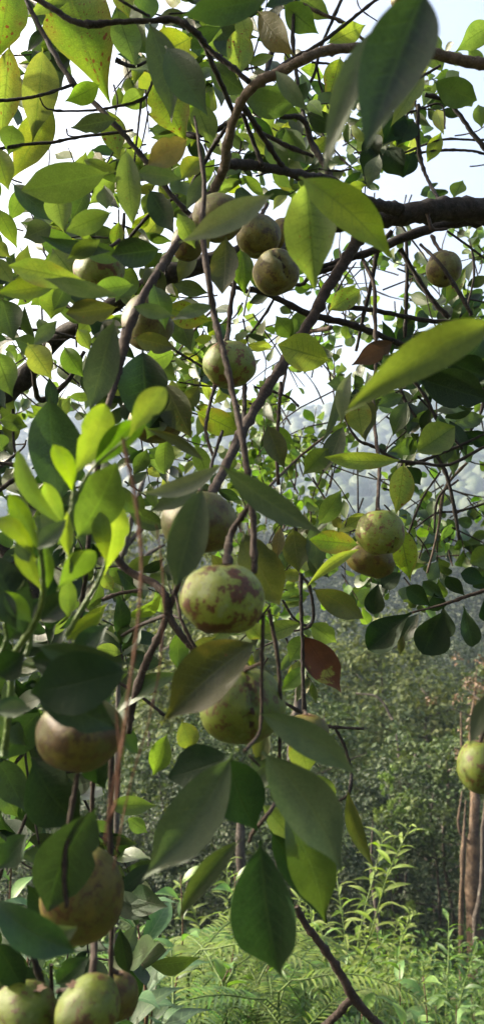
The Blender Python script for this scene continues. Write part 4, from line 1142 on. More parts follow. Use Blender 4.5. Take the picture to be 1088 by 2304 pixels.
TRACED = [
    ('mid', 180, 560, 285, 585, 44, .52), ('green', 300, 640, 200, 655, 46, .5), ('grey', 300, 690, 395, 712, 34, .5), ('mid', 345, 640, 372, 745, 50, .54), ('olive', 300, 760, 400, 785, 46, .6), ('green', 395, 790, 300, 830, 50, .62),
    ('mid', 150, 640, 120, 700, 40, .55), ('green', 225, 540, 150, 585, 40, .5), ('green', 400, 480, 440, 560, 44, .6), ('olive', 470, 560, 440, 500, 34, .6), ('mid', 370, 905, 330, 990, 54, .6), ('deep', 300, 915, 380, 960, 50, .6),
    # --- top left
    ('yel', 25, -40, -8, 140, 95, .78), ('yel', 22, 100, 2, 322, 62, .78), ('yelc', 97, 108, 74, 322, 78, .8), ('yel', 140, -70, 248, 234, 150, .84, 'ov', .04),
    ('mid', 95, 60, 140, 205, 82, .9), ('yelc', 122, 242, 25, 405, 74, .82), ('mid', 245, 388, 48, 428, 84, .55, 'el'), ('green', 225, 190, 145, 228, 46, .7),
    ('grey', 262, 268, 158, 288, 42, .6), ('yel', 240, 245, 270, 358, 58, .8), ('green', 190, 360, 268, 386, 34, .7), ('green', 283, 332, 299, 506, 56, .55, 'el'),
    ('green', 262, 20, 308, 152, 66, .75), ('mid', 335, 52, 386, 278, 74, .55, 'ov', -.05), ('yelc', 432, 84, 337, 142, 80, .66, 'el'), ('dark', 372, 102, 468, 262, 82, .5),
    ('yel', 350, 185, 420, 325, 90, .65), ('yel', 272, -25, 291, 42, 50, .6), ('dark', 610, -8, 404, 36, 74, .42), ('green', 325, 205, 270, 238, 44, .8),
    ('grey', 308, 388, 408, 402, 46, .6), ('tan', 422, 312, 333, 372, 62, .5, 'el'), ('yelc', 408, 402, 452, 352, 46, .8), ('mid', 262, 10, 345, 128, 82, .85),
    ('green', 500, 40, 470, 130, 60, .85), ('mid', 480, 60, 560, 150, 62, .85), ('yel', 540, 60, 535, 180, 62, .8), ('green', 440, 230, 480, 330, 56, .85), ('green', 470, 205, 420, 300, 46, .9),
    ('yelc', 440, 260, 430, 330, 40, .95), ('mid', 470, 145, 560, 215, 52, .85), ('dark', 400, 100, 500, 60, 40, .8), ('yel', 540, 30, 560, 95, 42, .7),
    ('mid', 330, -30, 300, 60, 70, .85), ('green', 180, -40, 60, 40, 40, .8), ('green', 30, 280, 20, 350, 55, .7), ('yelc', -10, 330, 20, 430, 60, .7),
    # --- top right
    ('green', 638, 10, 716, 76, 60, 1.0), ('tan', 580, 25, 664, 128, 62, .7), ('yelc', 735, 98, 822, 56, 46, 1.0), ('green', 668, -12, 746, 44, 44, 1.1),
    ('dark', 958, -30, 824, 340, 150, .26, 'la', .02, None, -.0, .15), ('grey', 850, 50, 729, 386, 62, .28, 'la', .03), ('mid', 545, 222, 665, 233, 68, .7, 'el'),
    ('yel', 765, 128, 735, 238, 52, 1.0), ('green', 995, 165, 945, 68, 54, 1.1), ('green', 1110, 60, 1022, 118, 54, 1.1, 'ov', .08), ('mid', 975, 183, 1072, 226, 62, 1.0, 'el'),
    ('yelc', 955, 168, 877, 286, 46, .95), ('yelc', 905, 150, 945, 205, 36, 1.1), ('green', 1060, 240, 1040, 200, 36, 1.2), ('green', 1075, 235, 1082, 290, 34, 1.2),
    ('deep', 905, 250, 860, 330, 60, 1.1), ('deep', 930, 270, 890, 330, 55, 1.1), ('deep', 870, 330, 905, 400, 58, 1.1), ('deep', 850, 330, 815, 395, 52, 1.1), ('deep', 830, 300, 850, 360, 50, 1.1), ('deep', 905, 400, 930, 340, 40, 1.1),
    ('yelc', 960, 365, 992, 296, 34, 1.2), ('grey', 852, 348, 825, 425, 38, .9), ('grey', 620, 160, 697, 255, 38, .55), ('green', 735, 200, 700, 260, 34, 1.2), ('grey', 722, 190, 760, 245, 30, 1.2),
    ('green', 785, 235, 745, 290, 40, 1.2), ('mid', 640, 290, 690, 370, 52, .95), ('mid', 600, 310, 650, 390, 50, .95), ('green', 1000, 195, 1020, 240, 30, 1.2), ('green', 1020, 445, 1040, 406, 36, 1.1),
    ('dark', 690, 255, 765, 290, 44, 1.1), ('green', 640, 200, 600, 260, 36, 1.1), ('deep', 940, 110, 965, 60, 30, 1.1), ('yelc', 560, 300, 620, 350, 42, 1.0), ('green', 1088, 150, 1050, 110, 30, 1.2),
    # --- upper left mass
    ('dark', 28, 412, 135, 505, 46, .65), ('green', 120, 412, 145, 525, 62, .6), ('grey', 118, 508, 52, 536, 52, .7), ('green', 252, 478, 148, 520, 52, .5, 'el'),
    ('dark', 248, 566, 88, 530, 34, .5, 'la', -.05), ('yelc', 192, 632, 20, 598, 60, .45, 'el'), ('yelc', 132, 640, -14, 660, 48, .48), ('grey', 262, 664, 96, 626, 40, .42),
    ('green', 122, 650, 115, 720, 62, .7), ('green', 118, 560, 180, 640, 66, .7), ('mid', 5, 672, 32, 768, 74, .7), ('grey', 258, 718, 202, 922, 76, .45, 'el'), ('olive', 265, 690, 148, 706, 56, .55, 'el'),
    ('dark', 362, 560, 250, 575, 66, .5, 'el'), ('grey', 240, 470, 235, 415, 38, .8), ('dark', 335, 425, 392, 525, 56, .7), ('pale', 615, 436, 402, 546, 60, .38, 'ov', -.03), ('olive', 508, 532, 500, 662, 64, .6, 'el'),
    ('green', 540, 560, 550, 665, 50, .75), ('yel', 372, 690, 478, 722, 58, .6), ('grey', 482, 688, 384, 722, 30, .5), ('grey', 462, 385, 418, 475, 34, .55), ('yel', 268, 500, 258, 565, 32, .75),
    ('green', 400, 440, 330, 520, 40, .9), ('yelc', 320, 540, 370, 480, 46, .9), ('green', 92, 515, 185, 605, 60, .8), ('yelc', 62, 772, 118, 855, 60, .6), ('green', -10, 790, 30, 895, 66, .6),
    ('grey', 128, 722, 72, 782, 34, .6), ('mid', 100, 790, 30, 760, 44, .8), ('green', 60, 420, 20, 500, 40, .9), ('dark', 200, 560, 130, 600, 50, .8), ('green', -10, 580, 30, 640, 40, .8),
    ('green', 260, 400, 200, 460, 44, .9), ('yelc', 360, 420, 390, 500, 44, .95), ('mid', 300, 600, 260, 680, 60, .7), ('olive', 330, 600, 370, 680, 50, .6), ('mid', 200, 420, 160, 500, 40, .9),
    ('yelc', 175, 740, 205, 790, 34, .7), ('green', 145, 780, 190, 850, 48, .8), ('mid', 400, 700, 430, 790, 56, .8), ('mid', 330, 790, 400, 860, 60, .7), ('olive', 440, 560, 400, 640, 40, .8),
    ('green', 430, 420, 475, 460, 40, .7), ('mid', 390, 640, 470, 660, 36, .8), ('green', -5, 470, 40, 560, 40, .9), ('yelc', -10, 545, 25, 580, 30, .9), ('green', 20, 700, -10, 760, 36, .8),
    # --- right middle
    ('green', 688, 405, 709, 658, 116, .42, 'ov', .0, .03, 0, .0), ('yelc', 672, 398, 888, 596, 86, .40, 'ov', -.05), ('yel', 812, 650, 740, 698, 48, .8, 'el'), ('limen', 1120, 722, 772, 932, 92, .30, 'la', .06),
    ('yel', 1045, 605, 1000, 688, 34, .95), ('dry', 885, 768, 790, 822, 46, .7), ('yelc', 742, 812, 624, 776, 82, .75, 'el'), ('olive', 800, 880, 821, 994, 64, .65), ('yel', 800, 892, 815, 985, 58, .62),
    ('pale', 790, 838, 768, 952, 34, .6, 'el', .1), ('yelc', 900, 1036, 728, 1028, 40, .65, 'el', -.04), ('green', 934, 1020, 1022, 960, 74, .7, 'el'), ('yel', 908, 1042, 890, 1158, 56, .66), ('green', 715, 1182, 768, 1100, 46, .7),
    ('yel', 808, 1226, 695, 1214, 54, .62, 'el'), ('yelc', 806, 1236, 690, 1320, 26, .6, 'la', .1), ('grey', 772, 958, 728, 1066, 46, .85), ('green', 738, 1008, 680, 1070, 50, .85), ('olive', 600, 955, 640, 1055, 50, .8),
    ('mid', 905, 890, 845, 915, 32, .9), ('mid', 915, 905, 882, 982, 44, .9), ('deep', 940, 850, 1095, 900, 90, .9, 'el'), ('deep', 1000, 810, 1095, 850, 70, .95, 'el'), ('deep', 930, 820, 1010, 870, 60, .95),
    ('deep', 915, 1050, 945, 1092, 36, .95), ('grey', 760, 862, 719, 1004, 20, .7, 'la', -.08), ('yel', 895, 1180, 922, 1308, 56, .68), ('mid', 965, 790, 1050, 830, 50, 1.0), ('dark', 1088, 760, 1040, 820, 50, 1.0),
    ('green', 660, 1000, 595, 960, 34, .9), ('green', 540, 930, 470, 985, 50, .8), ('yelc', 440, 925, 545, 978, 58, .75), ('mid', 860, 800, 905, 860, 50, 1.0), ('green', 1010, 930, 1060, 980, 40, 1.1), ('green', 660, 760, 620, 710, 44, 1.1), ('mid', 700, 700, 650, 760, 50, 1.1),
    # --- left middle
    ('dark', 112, 892, 132, 1132, 122, .45, 'el', .0, None, 0, -.25), ('dark', 320, 785, 335, 965, 112, .55, 'el'), ('olive', 372, 860, 432, 988, 72, .6), ('green', 373, 982, 370, 1068, 44, .75, 'el'), ('olive', 458, 1036, 328, 965, 26, .42, 'la', .05),
    ('green', 62, 960, -4, 944, 38, .9), ('pale', 498, 1045, 312, 1108, 42, .38, 'ov', -.1), ('grey', 458, 1060, 332, 1152, 46, .42, 'ov', -.08), ('grey', 456, 1093, 394, 1320, 88, .34, 'el'), ('grey', 498, 1046, 728, 1202, 64, .36, 'ov', .04),
    ('grey', 15, 1115, 75, 1160, 40, .6), ('grey', 75, 1165, 155, 1200, 50, .55), ('olive', 545, 1195, 628, 1362, 96, .5, 'el'), ('mid', 345, 870, 300, 960, 70, .6), ('mid', 330, 1010, 300, 1070, 36, .8), ('green', 395, 1030, 330, 1010, 30, .9),
    ('mid', 240, 1090, 320, 1160, 50, .7), ('olive', 450, 870, 400, 930, 40, .8), ('yel', 230, 1290, 255, 1330, 30, .7), ('green', 440, 1000, 470, 1080, 40, .9), ('mid', 290, 1150, 380, 1190, 44, .8),
    # --- lower middle and right
    ('yelc', 165, 1440, 245, 1355, 36, .6), ('olive', 578, 1442, 368, 1624, 122, .38, 'ov', .03), ('mid', 405, 1415, 402, 1512, 46, .65), ('mid', 410, 1515, 250, 1622, 42, .6, 'ov', .1), ('yelc', 485, 1432, 425, 1492, 46, .6),
    ('olive', 703, 1324, 817, 1392, 58, .7, 'el'), ('brown', 682, 1428, 768, 1560, 74, .65), ('green', 697, 1402, 757, 1446, 48, .75), ('green', 692, 1498, 630, 1560, 36, .75), ('green', 678, 1402, 568, 1438, 42, .8),
    ('olive', 658, 1188, 672, 1292, 60, .75), ('grey', 702, 1178, 716, 1292, 46, .75), ('tan', 630, 1185, 620, 1262, 28, .8), ('green', 625, 1345, 702, 1335, 28, .85), ('green', 690, 1345, 632, 1365, 26, .85), ('green', 690, 1430, 650, 1490, 50, .8),
    ('yel', 555, 1400, 590, 1440, 40, .7), ('mid', 690, 1250, 740, 1300, 34, .85), ('yelc', 630, 1290, 690, 1300, 30, .85), ('green', 480, 1440, 520, 1400, 40, .6),
    ('green', 376, 1652, 344, 1746, 50, .6), ('yelc', 408, 1622, 432, 1692, 52, .6), ('green', 240, 1812, 355, 1812, 42, .7), ('green', 288, 1842, 332, 1874, 34, .7), ('deep', 518, 1702, 376, 1750, 94, .40, 'el'),
    ('grey', 524, 1696, 320, 1980, 118, .34, 'ov', -.04), ('deep', 518, 1704, 580, 1872, 112, .40, 'ov', .05), ('grey', 580, 1604, 806, 1748, 72, .36, 'ov', -.05), ('grey', 590, 1690, 768, 1965, 124, .35, 'ov', -.07),
    ('mid', 636, 1815, 730, 2074, 104, .40, 'ov', -.05), ('deep', 606, 1868, 734, 2078, 70, .45, 'la', -.03), ('dark', 586, 1888, 633, 2204, 142, .34, 'ov', .02, .03, 0, .25), ('yelc', 668, 1642, 691, 1740, 66, .62, 'el'),
    ('green', 678, 1744, 754, 1816, 58, .66, 'el'), ('olive', 782, 1782, 839, 1950, 36, .6, 'la', .06), ('green', 588, 1808, 672, 1905, 52, .5), ('mid', 542, 1888, 403, 2070, 48, .36, 'la', .08), ('grey', 1105, 1550, 1054, 1680, 44, .3),
    ('mid', 560, 1700, 630, 1780, 50, .5), ('grey', 560, 1780, 620, 1720, 40, .45), ('olive', 600, 1640, 580, 1720, 40, .5), ('green', 755, 1790, 700, 1760, 30, .68),
    # --- lower left
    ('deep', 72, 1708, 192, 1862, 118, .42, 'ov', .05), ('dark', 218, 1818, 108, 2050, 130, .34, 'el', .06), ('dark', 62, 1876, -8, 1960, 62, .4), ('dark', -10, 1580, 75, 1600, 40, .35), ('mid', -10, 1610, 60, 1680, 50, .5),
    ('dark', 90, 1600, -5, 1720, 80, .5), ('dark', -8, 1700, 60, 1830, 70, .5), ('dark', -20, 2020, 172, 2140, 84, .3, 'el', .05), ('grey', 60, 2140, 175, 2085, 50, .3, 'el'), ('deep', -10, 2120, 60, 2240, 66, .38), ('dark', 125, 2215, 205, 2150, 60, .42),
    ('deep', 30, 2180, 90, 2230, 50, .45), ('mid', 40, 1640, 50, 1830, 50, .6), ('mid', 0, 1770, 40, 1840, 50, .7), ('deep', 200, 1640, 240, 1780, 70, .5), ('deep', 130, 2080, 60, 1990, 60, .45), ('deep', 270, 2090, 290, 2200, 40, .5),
]
for t in TRACED:
    L(*t)

# shorter leaves along twigs further inside the crown
GAPS = [(210, 290, 85, 55), (190, 240, 60, 40), (330, 300, 26, 70), (265, 160, 16, 60), (30, 470, 40, 80), (10, 380, 22, 50), (80, 560, 28, 28), (1010, 60, 80, 60), (1060, 200, 45, 35), (1010, 390, 80, 50), (1070, 310, 30, 60),
        (735, 560, 55, 45), (880, 640, 40, 60), (610, 700, 45, 35), (545, 840, 40, 60), (620, 820, 35, 50), (790, 620, 40, 30), (700, 880, 60, 50), (960, 740, 50, 22), (20, 900, 40, 20), (100, 860, 26, 20), (150, 880, 22, 22),
        (860, 960, 60, 40), (1060, 900, 30, 30), (770, 330, 22, 20), (560, 470, 10, 20), (700, 20, 14, 20), (820, 20, 40, 40), (720, 620, 30, 30), (660, 950, 40, 30), (1000, 560, 50, 36), (785, 1090, 60, 55), (1005, 1110, 60, 60), (690, 1060, 25, 40), (100, 30, 16, 40), (360, 10, 30, 14)]


def in_gap(x, y):
    for gx, gy, rx, ry in GAPS:
        if ((x - gx) / rx) ** 2 + ((y - gy) / ry) ** 2 < 1:
            return True
    return False


def fill(plant, box, n, dr, lr, kinds, asp=.41, shape='ov', ang=None, per=(4, 8), gap=True, tl=(60, 150), mat=BARK, tw=5, keep=1.0, nm='twig', seed=0):
    r = random.Random(seed * 31 + n)
    x0, y0, x1, y1 = box
    for _ in range(n):
        x = r.uniform(x0, x1); y = r.uniform(y0, y1); d = r.uniform(*dr)
        a = r.uniform(0, 6.28) if ang is None else R(r.uniform(*ang))
        ln = r.uniform(*tl); dd = r.uniform(-.5, .5) * ln / F * d
        e = (x + math.cos(a) * ln, y - math.sin(a) * ln)
        m = ((x + e[0]) / 2 + r.uniform(-.12, .12) * ln, (y + e[1]) / 2 + r.uniform(-.12, .12) * ln)
        if gap and in_gap(*m) and in_gap(*e):
            continue
        branch(plant.root, [(x, y, d, tw), (m[0], m[1], d + dd / 2, tw * .8), (e[0], e[1], d + dd, tw * .45)], mat, nm, sides=5, sub=3)
        k = r.randint(*per)
        for i in range(k):
            t = .2 + .8 * (i + 1) / k
            bx = x + (e[0] - x) * t; by = y + (e[1] - y) * t; bd = d + dd * t
            la = a + (1 if i % 2 else -1) * R(r.uniform(25, 75)) if i < k - 1 else a + R(r.uniform(-20, 20))
            ll = r.uniform(*lr)
            fore = r.uniform(.55, 1)
            tx = bx + math.cos(la) * ll * fore; ty = by - math.sin(la) * ll * fore
            if gap and (in_gap((tx + bx) / 2, (ty + by) / 2)) and r.random() < .9:
                continue
            dtt = math.sqrt(max(0, 1 - fore * fore)) * ll / F * bd * r.choice((-1, 1))
            kd = r.choice(kinds)
            p0 = W(bx, by, bd); p1 = W(tx, ty, bd + dtt)
            l3 = (p1 - p0).length
            V, Fc, UV = leaf_geo(l3, l3 * asp * r.uniform(.85, 1.15), shape, fold=r.uniform(.05, .4), bn=r.uniform(-.1, .12), wav=.05, nseg=7, nac=1, r=r, twist=r.uniform(-.5, .5))
            plant.leaf(V, Fc, UV, basis(p0, p1, r.uniform(-.9, .9)), kd, ll * ll * asp * fore, r.random())


fill(P, (-20, 380, 330, 760), 30, (.85, 1.15), (60, 100), ['green', 'mid', 'yelc', 'mid', 'green', 'dark'], seed=1)
fill(P, (280, -20, 640, 420), 40, (.9, 1.2), (55, 95), ['green', 'mid', 'yelc', 'dark', 'mid'], seed=2)
fill(P, (-20, -20, 280, 200), 9, (.85, 1.1), (60, 95), ['green', 'mid', 'dark'], seed=3)
fill(P, (330, 660, 560, 1060), 22, (.95, 1.25), (45, 80), ['green', 'mid', 'yelc', 'mid', 'dark'], seed=4)
fill(P, (-20, 760, 320, 1080), 16, (.85, 1.1), (60, 95), ['mid', 'green', 'dark'], seed=5)
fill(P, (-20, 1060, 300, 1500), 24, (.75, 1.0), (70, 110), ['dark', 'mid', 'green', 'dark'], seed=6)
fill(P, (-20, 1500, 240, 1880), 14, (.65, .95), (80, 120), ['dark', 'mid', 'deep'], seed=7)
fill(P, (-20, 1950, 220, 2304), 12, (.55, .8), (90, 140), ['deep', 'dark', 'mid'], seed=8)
fill(P, (840, 740, 1110, 950), 20, (1.0, 1.3), (60, 95), ['dark', 'mid', 'deep', 'mid'], seed=9)
fill(P, (560, 160, 950, 400), 18, (1.1, 1.4), (45, 75), ['mid', 'green', 'dark', 'grey', 'yelc'], seed=10)
fill(P, (560, 1150, 740, 1520), 12, (.8, 1.0), (45, 75), ['green', 'mid', 'yelc', 'olive'], seed=11)

# unseen leaves added above, left and behind the camera to shade the scene
def shade_canopy():
    r = random.Random(99)
    n = 0
    kinds = ['green', 'mid', 'yelc', 'dark']
    lv = []
    while n < 2700:
        p = Vector((r.uniform(-1.5, .9), r.uniform(-1.3, 1.7), r.uniform(1.1, 2.9)))
        q = pix(p)
        if q is not None and -90 < q[0] < 1180 and -90 < q[1] < 2400:
            continue
        if (p - CAM).length < .2: continue
        if p.x > -.2 and p.z < 2.0 and p.y > -.25: continue
        if abs(p.x) < .3 and -.55 < p.y < .2 and p.z < 1.95: continue
        d = Vector((r.uniform(-1, 1), r.uniform(-1, 1), r.uniform(-1.1, .3))).normalized()
        l3 = r.uniform(.05, .085)
        V, Fc, UV = leaf_geo(l3, l3 * .45, 'ov', nseg=5, nac=1, r=r)
        x = d.orthogonal().normalized(); z = x.cross(d)
        M = Matrix.Translation(p) @ Matrix((x, d, z)).transposed().to_4x4() @ Matrix.Rotation(r.uniform(0, 6.28), 4, 'Y')
        lv.append((0, V, Fc, UV, M, r.choice(kinds), r.random()))
        n += 1
    return lv


SHADE_LEAVES = shade_canopy()
P.leaves += SHADE_LEAVES
P.build()
for pts, rd in [([Vector((1.2, .95, 1.35)), Vector((.9, .9, 2.1)), Vector((.2, .8, 2.45)), Vector((-.6, .75, 2.5)), Vector((-1.3, .7, 2.3))], [.03, .026, .02, .014, .006]),
                ([Vector((-.4, .75, 2.48)), Vector((-.5, .1, 2.3)), Vector((-.4, -.6, 2.0)), Vector((-.2, -1.0, 1.5))], [.014, .012, .009, .004]),
                ([Vector((-.2, .78, 2.48)), Vector((-.6, .5, 2.1)), Vector((-.8, .4, 1.7))], [.012, .01, .004]),
                ([Vector((-.6, .75, 2.5)), Vector((-.9, .95, 2.1)), Vector((-.9, 1.1, 1.6))], [.012, .01, .004])]:
    tube('branch', pts, rd, BARK, tree_root, seed=5)  # unseen branches added to carry the shade leaves

# ------------------------------------------------------------------ small-leaved tree behind
back_root = empty('small_leaved_tree', (1.6, 2.6, gheight(1.6, 2.6)), 'tree with small rounded bright leaves filling the gaps behind the fruiting branches', 'tree')
B = Plant(back_root)
tube('trunk', [Vector((1.6, 2.6, gheight(1.6, 2.6) - .1)), Vector((1.5, 2.6, .5)), Vector((1.2, 2.5, 1.5)), W(1120, 800, 2.0)], [.06, .05, .03, .012], BARK, back_root, seed=9, sides=9)
SM = dict(asp=.56, shape='ob', mat=BARKB, tw=4)
fill(B, (540, 900, 770, 1250), 70, (1.5, 2.0), (24, 42), ['bush', 'bush', 'green', 'mid'], ang=(50, 130), per=(6, 11), tl=(60, 130), seed=21, **SM)
fill(B, (600, 560, 800, 900), 14, (1.5, 2.0), (24, 42), ['bush', 'green', 'mid'], per=(5, 8), tl=(50, 110), seed=22, **SM)
fill(B, (600, 190, 960, 440), 44, (1.5, 2.1), (24, 46), ['bush', 'mid', 'dark', 'green'], per=(5, 9), tl=(50, 120), seed=23, **SM)
fill(B, (760, 560, 1100, 780), 34, (1.4, 2.0), (24, 46), ['bush', 'green', 'mid', 'mid'], per=(4, 8), tl=(50, 120), seed=24, **SM)
fill(B, (880, 120, 1100, 460), 18, (1.4, 1.9), (26, 50), ['green', 'mid', 'bush'], per=(3, 6), tl=(50, 110), seed=25, **SM)
fill(B, (780, 880, 1100, 1290), 26, (1.3, 1.9), (28, 50), ['bush', 'mid', 'green', 'dark'], per=(4, 8), tl=(50, 120), seed=26, **SM)
fill(B, (740, 1180, 1050, 1300), 22, (1.2, 1.6), (36, 60), ['bush', 'mid', 'dark', 'mid'], per=(5, 9), tl=(50, 110), gap=False, seed=27, **SM)
fill(B, (-20, 860, 330, 1000), 14, (1.4, 1.9), (30, 50), ['bush', 'green', 'mid'], per=(4, 8), tl=(50, 110), seed=28, **SM)
fill(B, (340, 700, 600, 1060), 26, (1.5, 2.0), (26, 44), ['bush', 'mid', 'green'], per=(4, 8), tl=(50, 120), seed=29, **SM)
fill(B, (560, 1240, 700, 1420), 12, (1.4, 1.8), (28, 44), ['bush', 'green'], per=(4, 8), tl=(50, 100), gap=False, seed=30, **SM)
fill(B, (560, 480, 1100, 1200), 44, (1.1, 1.9), (24, 40), ['mid', 'bush'], per=(0, 3), tl=(90, 260), gap=False, seed=41, asp=.5, shape='ob', mat=BARK, tw=4.5)
fill(B, (-20, 300, 330, 1100), 16, (1.0, 1.6), (24, 40), ['mid', 'green'], per=(0, 3), tl=(90, 220), gap=False, seed=42, asp=.5, shape='ob', mat=BARK, tw=4.5)
B.build()

# dark sprig at the right
spr = empty('leaf_sprig', W(1200, 1290, .75), 'dark sprig with large rounded leaves reaching in from the right edge', 'branch')
S = Plant(spr)
branch(spr, [(1200, 1290, .75, 12), (1095, 1326, .75, 10), (1045, 1343, .75, 9), (990, 1362, .75, 7), (925, 1378, .75, 5)], BARKB, 'twig', sides=7)
for t in [('deep', 850, 1310, 838, 1382, 46, .8, 'ob'), ('deep', 905, 1285, 858, 1322, 40, .8, 'ob'), ('deep', 1088, 1345, 1100, 1400, 40, .74, 'ob'), ('deep', 925, 1378, 826, 1462, 72, .75, 'ob'), ('dark', 945, 1376, 900, 1442, 42, .76, 'ob'), ('deep', 998, 1372, 950, 1472, 82, .74, 'ob'), ('deep', 995, 1362, 1008, 1436, 40, .76, 'ob'),
          ('dark', 1042, 1364, 1062, 1456, 44, .74, 'ob'), ('deep', 1045, 1342, 1003, 1296, 34, .76, 'ob'), ('deep', 968, 1364, 912, 1322, 44, .76, 'ob'), ('dark', 1000, 1350, 950, 1308, 34, .77, 'ob'), ('deep', 1095, 1310, 1035, 1290, 40, .75, 'ob'),
          ('olive', 905, 1430, 898, 1474, 18, .75, 'la'), ('deep', 1090, 1330, 1075, 1300, 40, .76, 'ob'), ('mid', 1105, 1236, 1056, 1268, 54, .8, 'el'), ('deep', 975, 1335, 985, 1375, 44, .77, 'ob')]:
    L(*t, plant=S)
S.build()

# bright shoots at lower left
sh = empty('lime_shoot', W(10, 1700, .36), 'bright lime green leafy shoots rising at the left edge', 'shoot')
H_ = Plant(sh)
for pl in [[(10, 1700, .36, 16), (25, 1560, .36, 18), (30, 1480, .36, 16), (80, 1400, .35, 15), (98, 1330, .34, 14), (92, 1230, .33, 12), (85, 1160, .33, 8)],
           [(150, 1430, .37, 14), (190, 1360, .37, 12), (225, 1300, .37, 10), (245, 1240, .37, 7)],
           [(155, 1260, .34, 12), (160, 1190, .34, 11), (166, 1120, .34, 10), (166, 1070, .34, 6)], [(165, 1140, .34, 9), (188, 1085, .34, 9), (214, 1048, .34, 7), (255, 1012, .335, 6), (292, 982, .33, 5)],
           [(30, 1480, .36, 10), (60, 1470, .36, 12), (72, 1420, .36, 12), (65, 1380, .36, 8)], [(160, 1290, .34, 9), (158, 1230, .34, 12), (155, 1180, .34, 12), (165, 1120, .34, 7)],
           [(40, 1490, .36, 10), (90, 1500, .36, 12), (115, 1475, .36, 12)], [(-5, 1480, .36, 10), (15, 1440, .36, 12), (10, 1400, .36, 9)]]:
    branch(sh, pl, GSTEM, 'stem', sides=8, wob=.1, jit=.04)
for t in [('lime', 168, 1120, 120, 1000, 50, .34, 'ob', .05), ('limed', 95, 1250, 20, 1110, 50, .33, 'ob'), ('lime', 150, 1200, 100, 1085, 44, .335, 'ob'), ('lime', 240, 1270, 225, 1150, 50, .35, 'ob'), ('lime', 95, 1330, 40, 1230, 46, .33, 'ob'), ('limed', 70, 1400, 10, 1330, 50, .34, 'el'), ('lime', 162, 1075, 238, 908, 84, .34, 'ob', .05), ('lime', 290, 985, 372, 872, 66, .33, 'ob', -.06), ('limed', 212, 1052, 335, 945, 66, .34, 'el', -.08), ('limed', 158, 1190, 40, 1012, 48, .33, 'ob', -.12),
          ('limed', 172, 1212, 262, 1040, 118, .35, 'el', .04, None, 0, .1), ('lime', 235, 1292, 262, 1130, 64, .36, 'ob', .04), ('lime', 82, 1262, -10, 1165, 48, .32, 'ob', .1), ('dark', 60, 1440, -20, 1240, 90, .36, 'el'),
          ('limed', 128, 1330, 215, 1240, 62, .34, 'ob', -.05), ('lime', 155, 1250, 152, 1150, 30, .33, 'la'), ('grey', 85, 1235, 150, 1168, 44, .32, 'la'), ('grey', 65, 1265, 35, 1210, 40, .32), ('dark', 80, 1452, 303, 1492, 62, .31, 'ov', .06),
          ('deep', 290, 1510, 68, 1560, 138, .30, 'el', .0), ('dark', 70, 1540, 262, 1640, 90, .31, 'el'), ('limed', 105, 1330, 100, 1210, 36, .34), ('dark', 20, 1440, 100, 1340, 74, .37), ('dark', 90, 1400, 160, 1330, 60, .38),
          ('deep', 20, 1400, 60, 1300, 60, .38), ('deep', -10, 1520, 60, 1470, 70, .35), ('limed', 155, 1390, 150, 1290, 40, .36), ('grey', -10, 1600, 75, 1592, 38, .31), ('deep', 110, 1420, 120, 1290, 60, .4),
          ('dark', 160, 1480, 250, 1400, 50, .36), ('limed', 10, 1330, 60, 1280, 44, .36), ('dark', -10, 1320, 40, 1420, 50, .34), ('deep', 70, 1480, 170, 1500, 60, .35), ('yelc', 150, 1440, 235, 1370, 40, .39)]:
    L(*t, plant=H_)
H_.build()

# red-brown dry stems hanging in front
for lab, pl in [('long red brown dry stem hanging left of the main fruit', [(276, 985, .26, 8), (288, 1040, .26, 12), (305, 1120, .26, 9), (318, 1240, .26, 9), (316, 1340, .26, 8), (305, 1450, .26, 8), (290, 1560, .26, 9), (275, 1680, .26, 10), (250, 1800, .26, 7), (236, 1900, .26, 8)]),
                ('faint thin dry stem curving right of the long one', [(352, 1180, .3, 4), (366, 1290, .3, 3.5), (366, 1400, .3, 3.5), (358, 1510, .3, 4), (330, 1640, .3, 4), (300, 1740, .3, 5), (275, 1850, .3, 4), (255, 1960, .3, 4)]),
                ('thin dry stem crossing the orange lit fruit', [(262, 1600, .28, 5), (270, 1700, .28, 7), (262, 1800, .28, 7), (240, 1860, .28, 6)])]:
    p = W(*pl[-1][:3])
    r_ = empty('dry_stem', p, lab, 'dry stem')
    branch(r_, pl, DRYS, 'stem', sides=7, wob=.15, jit=.06)


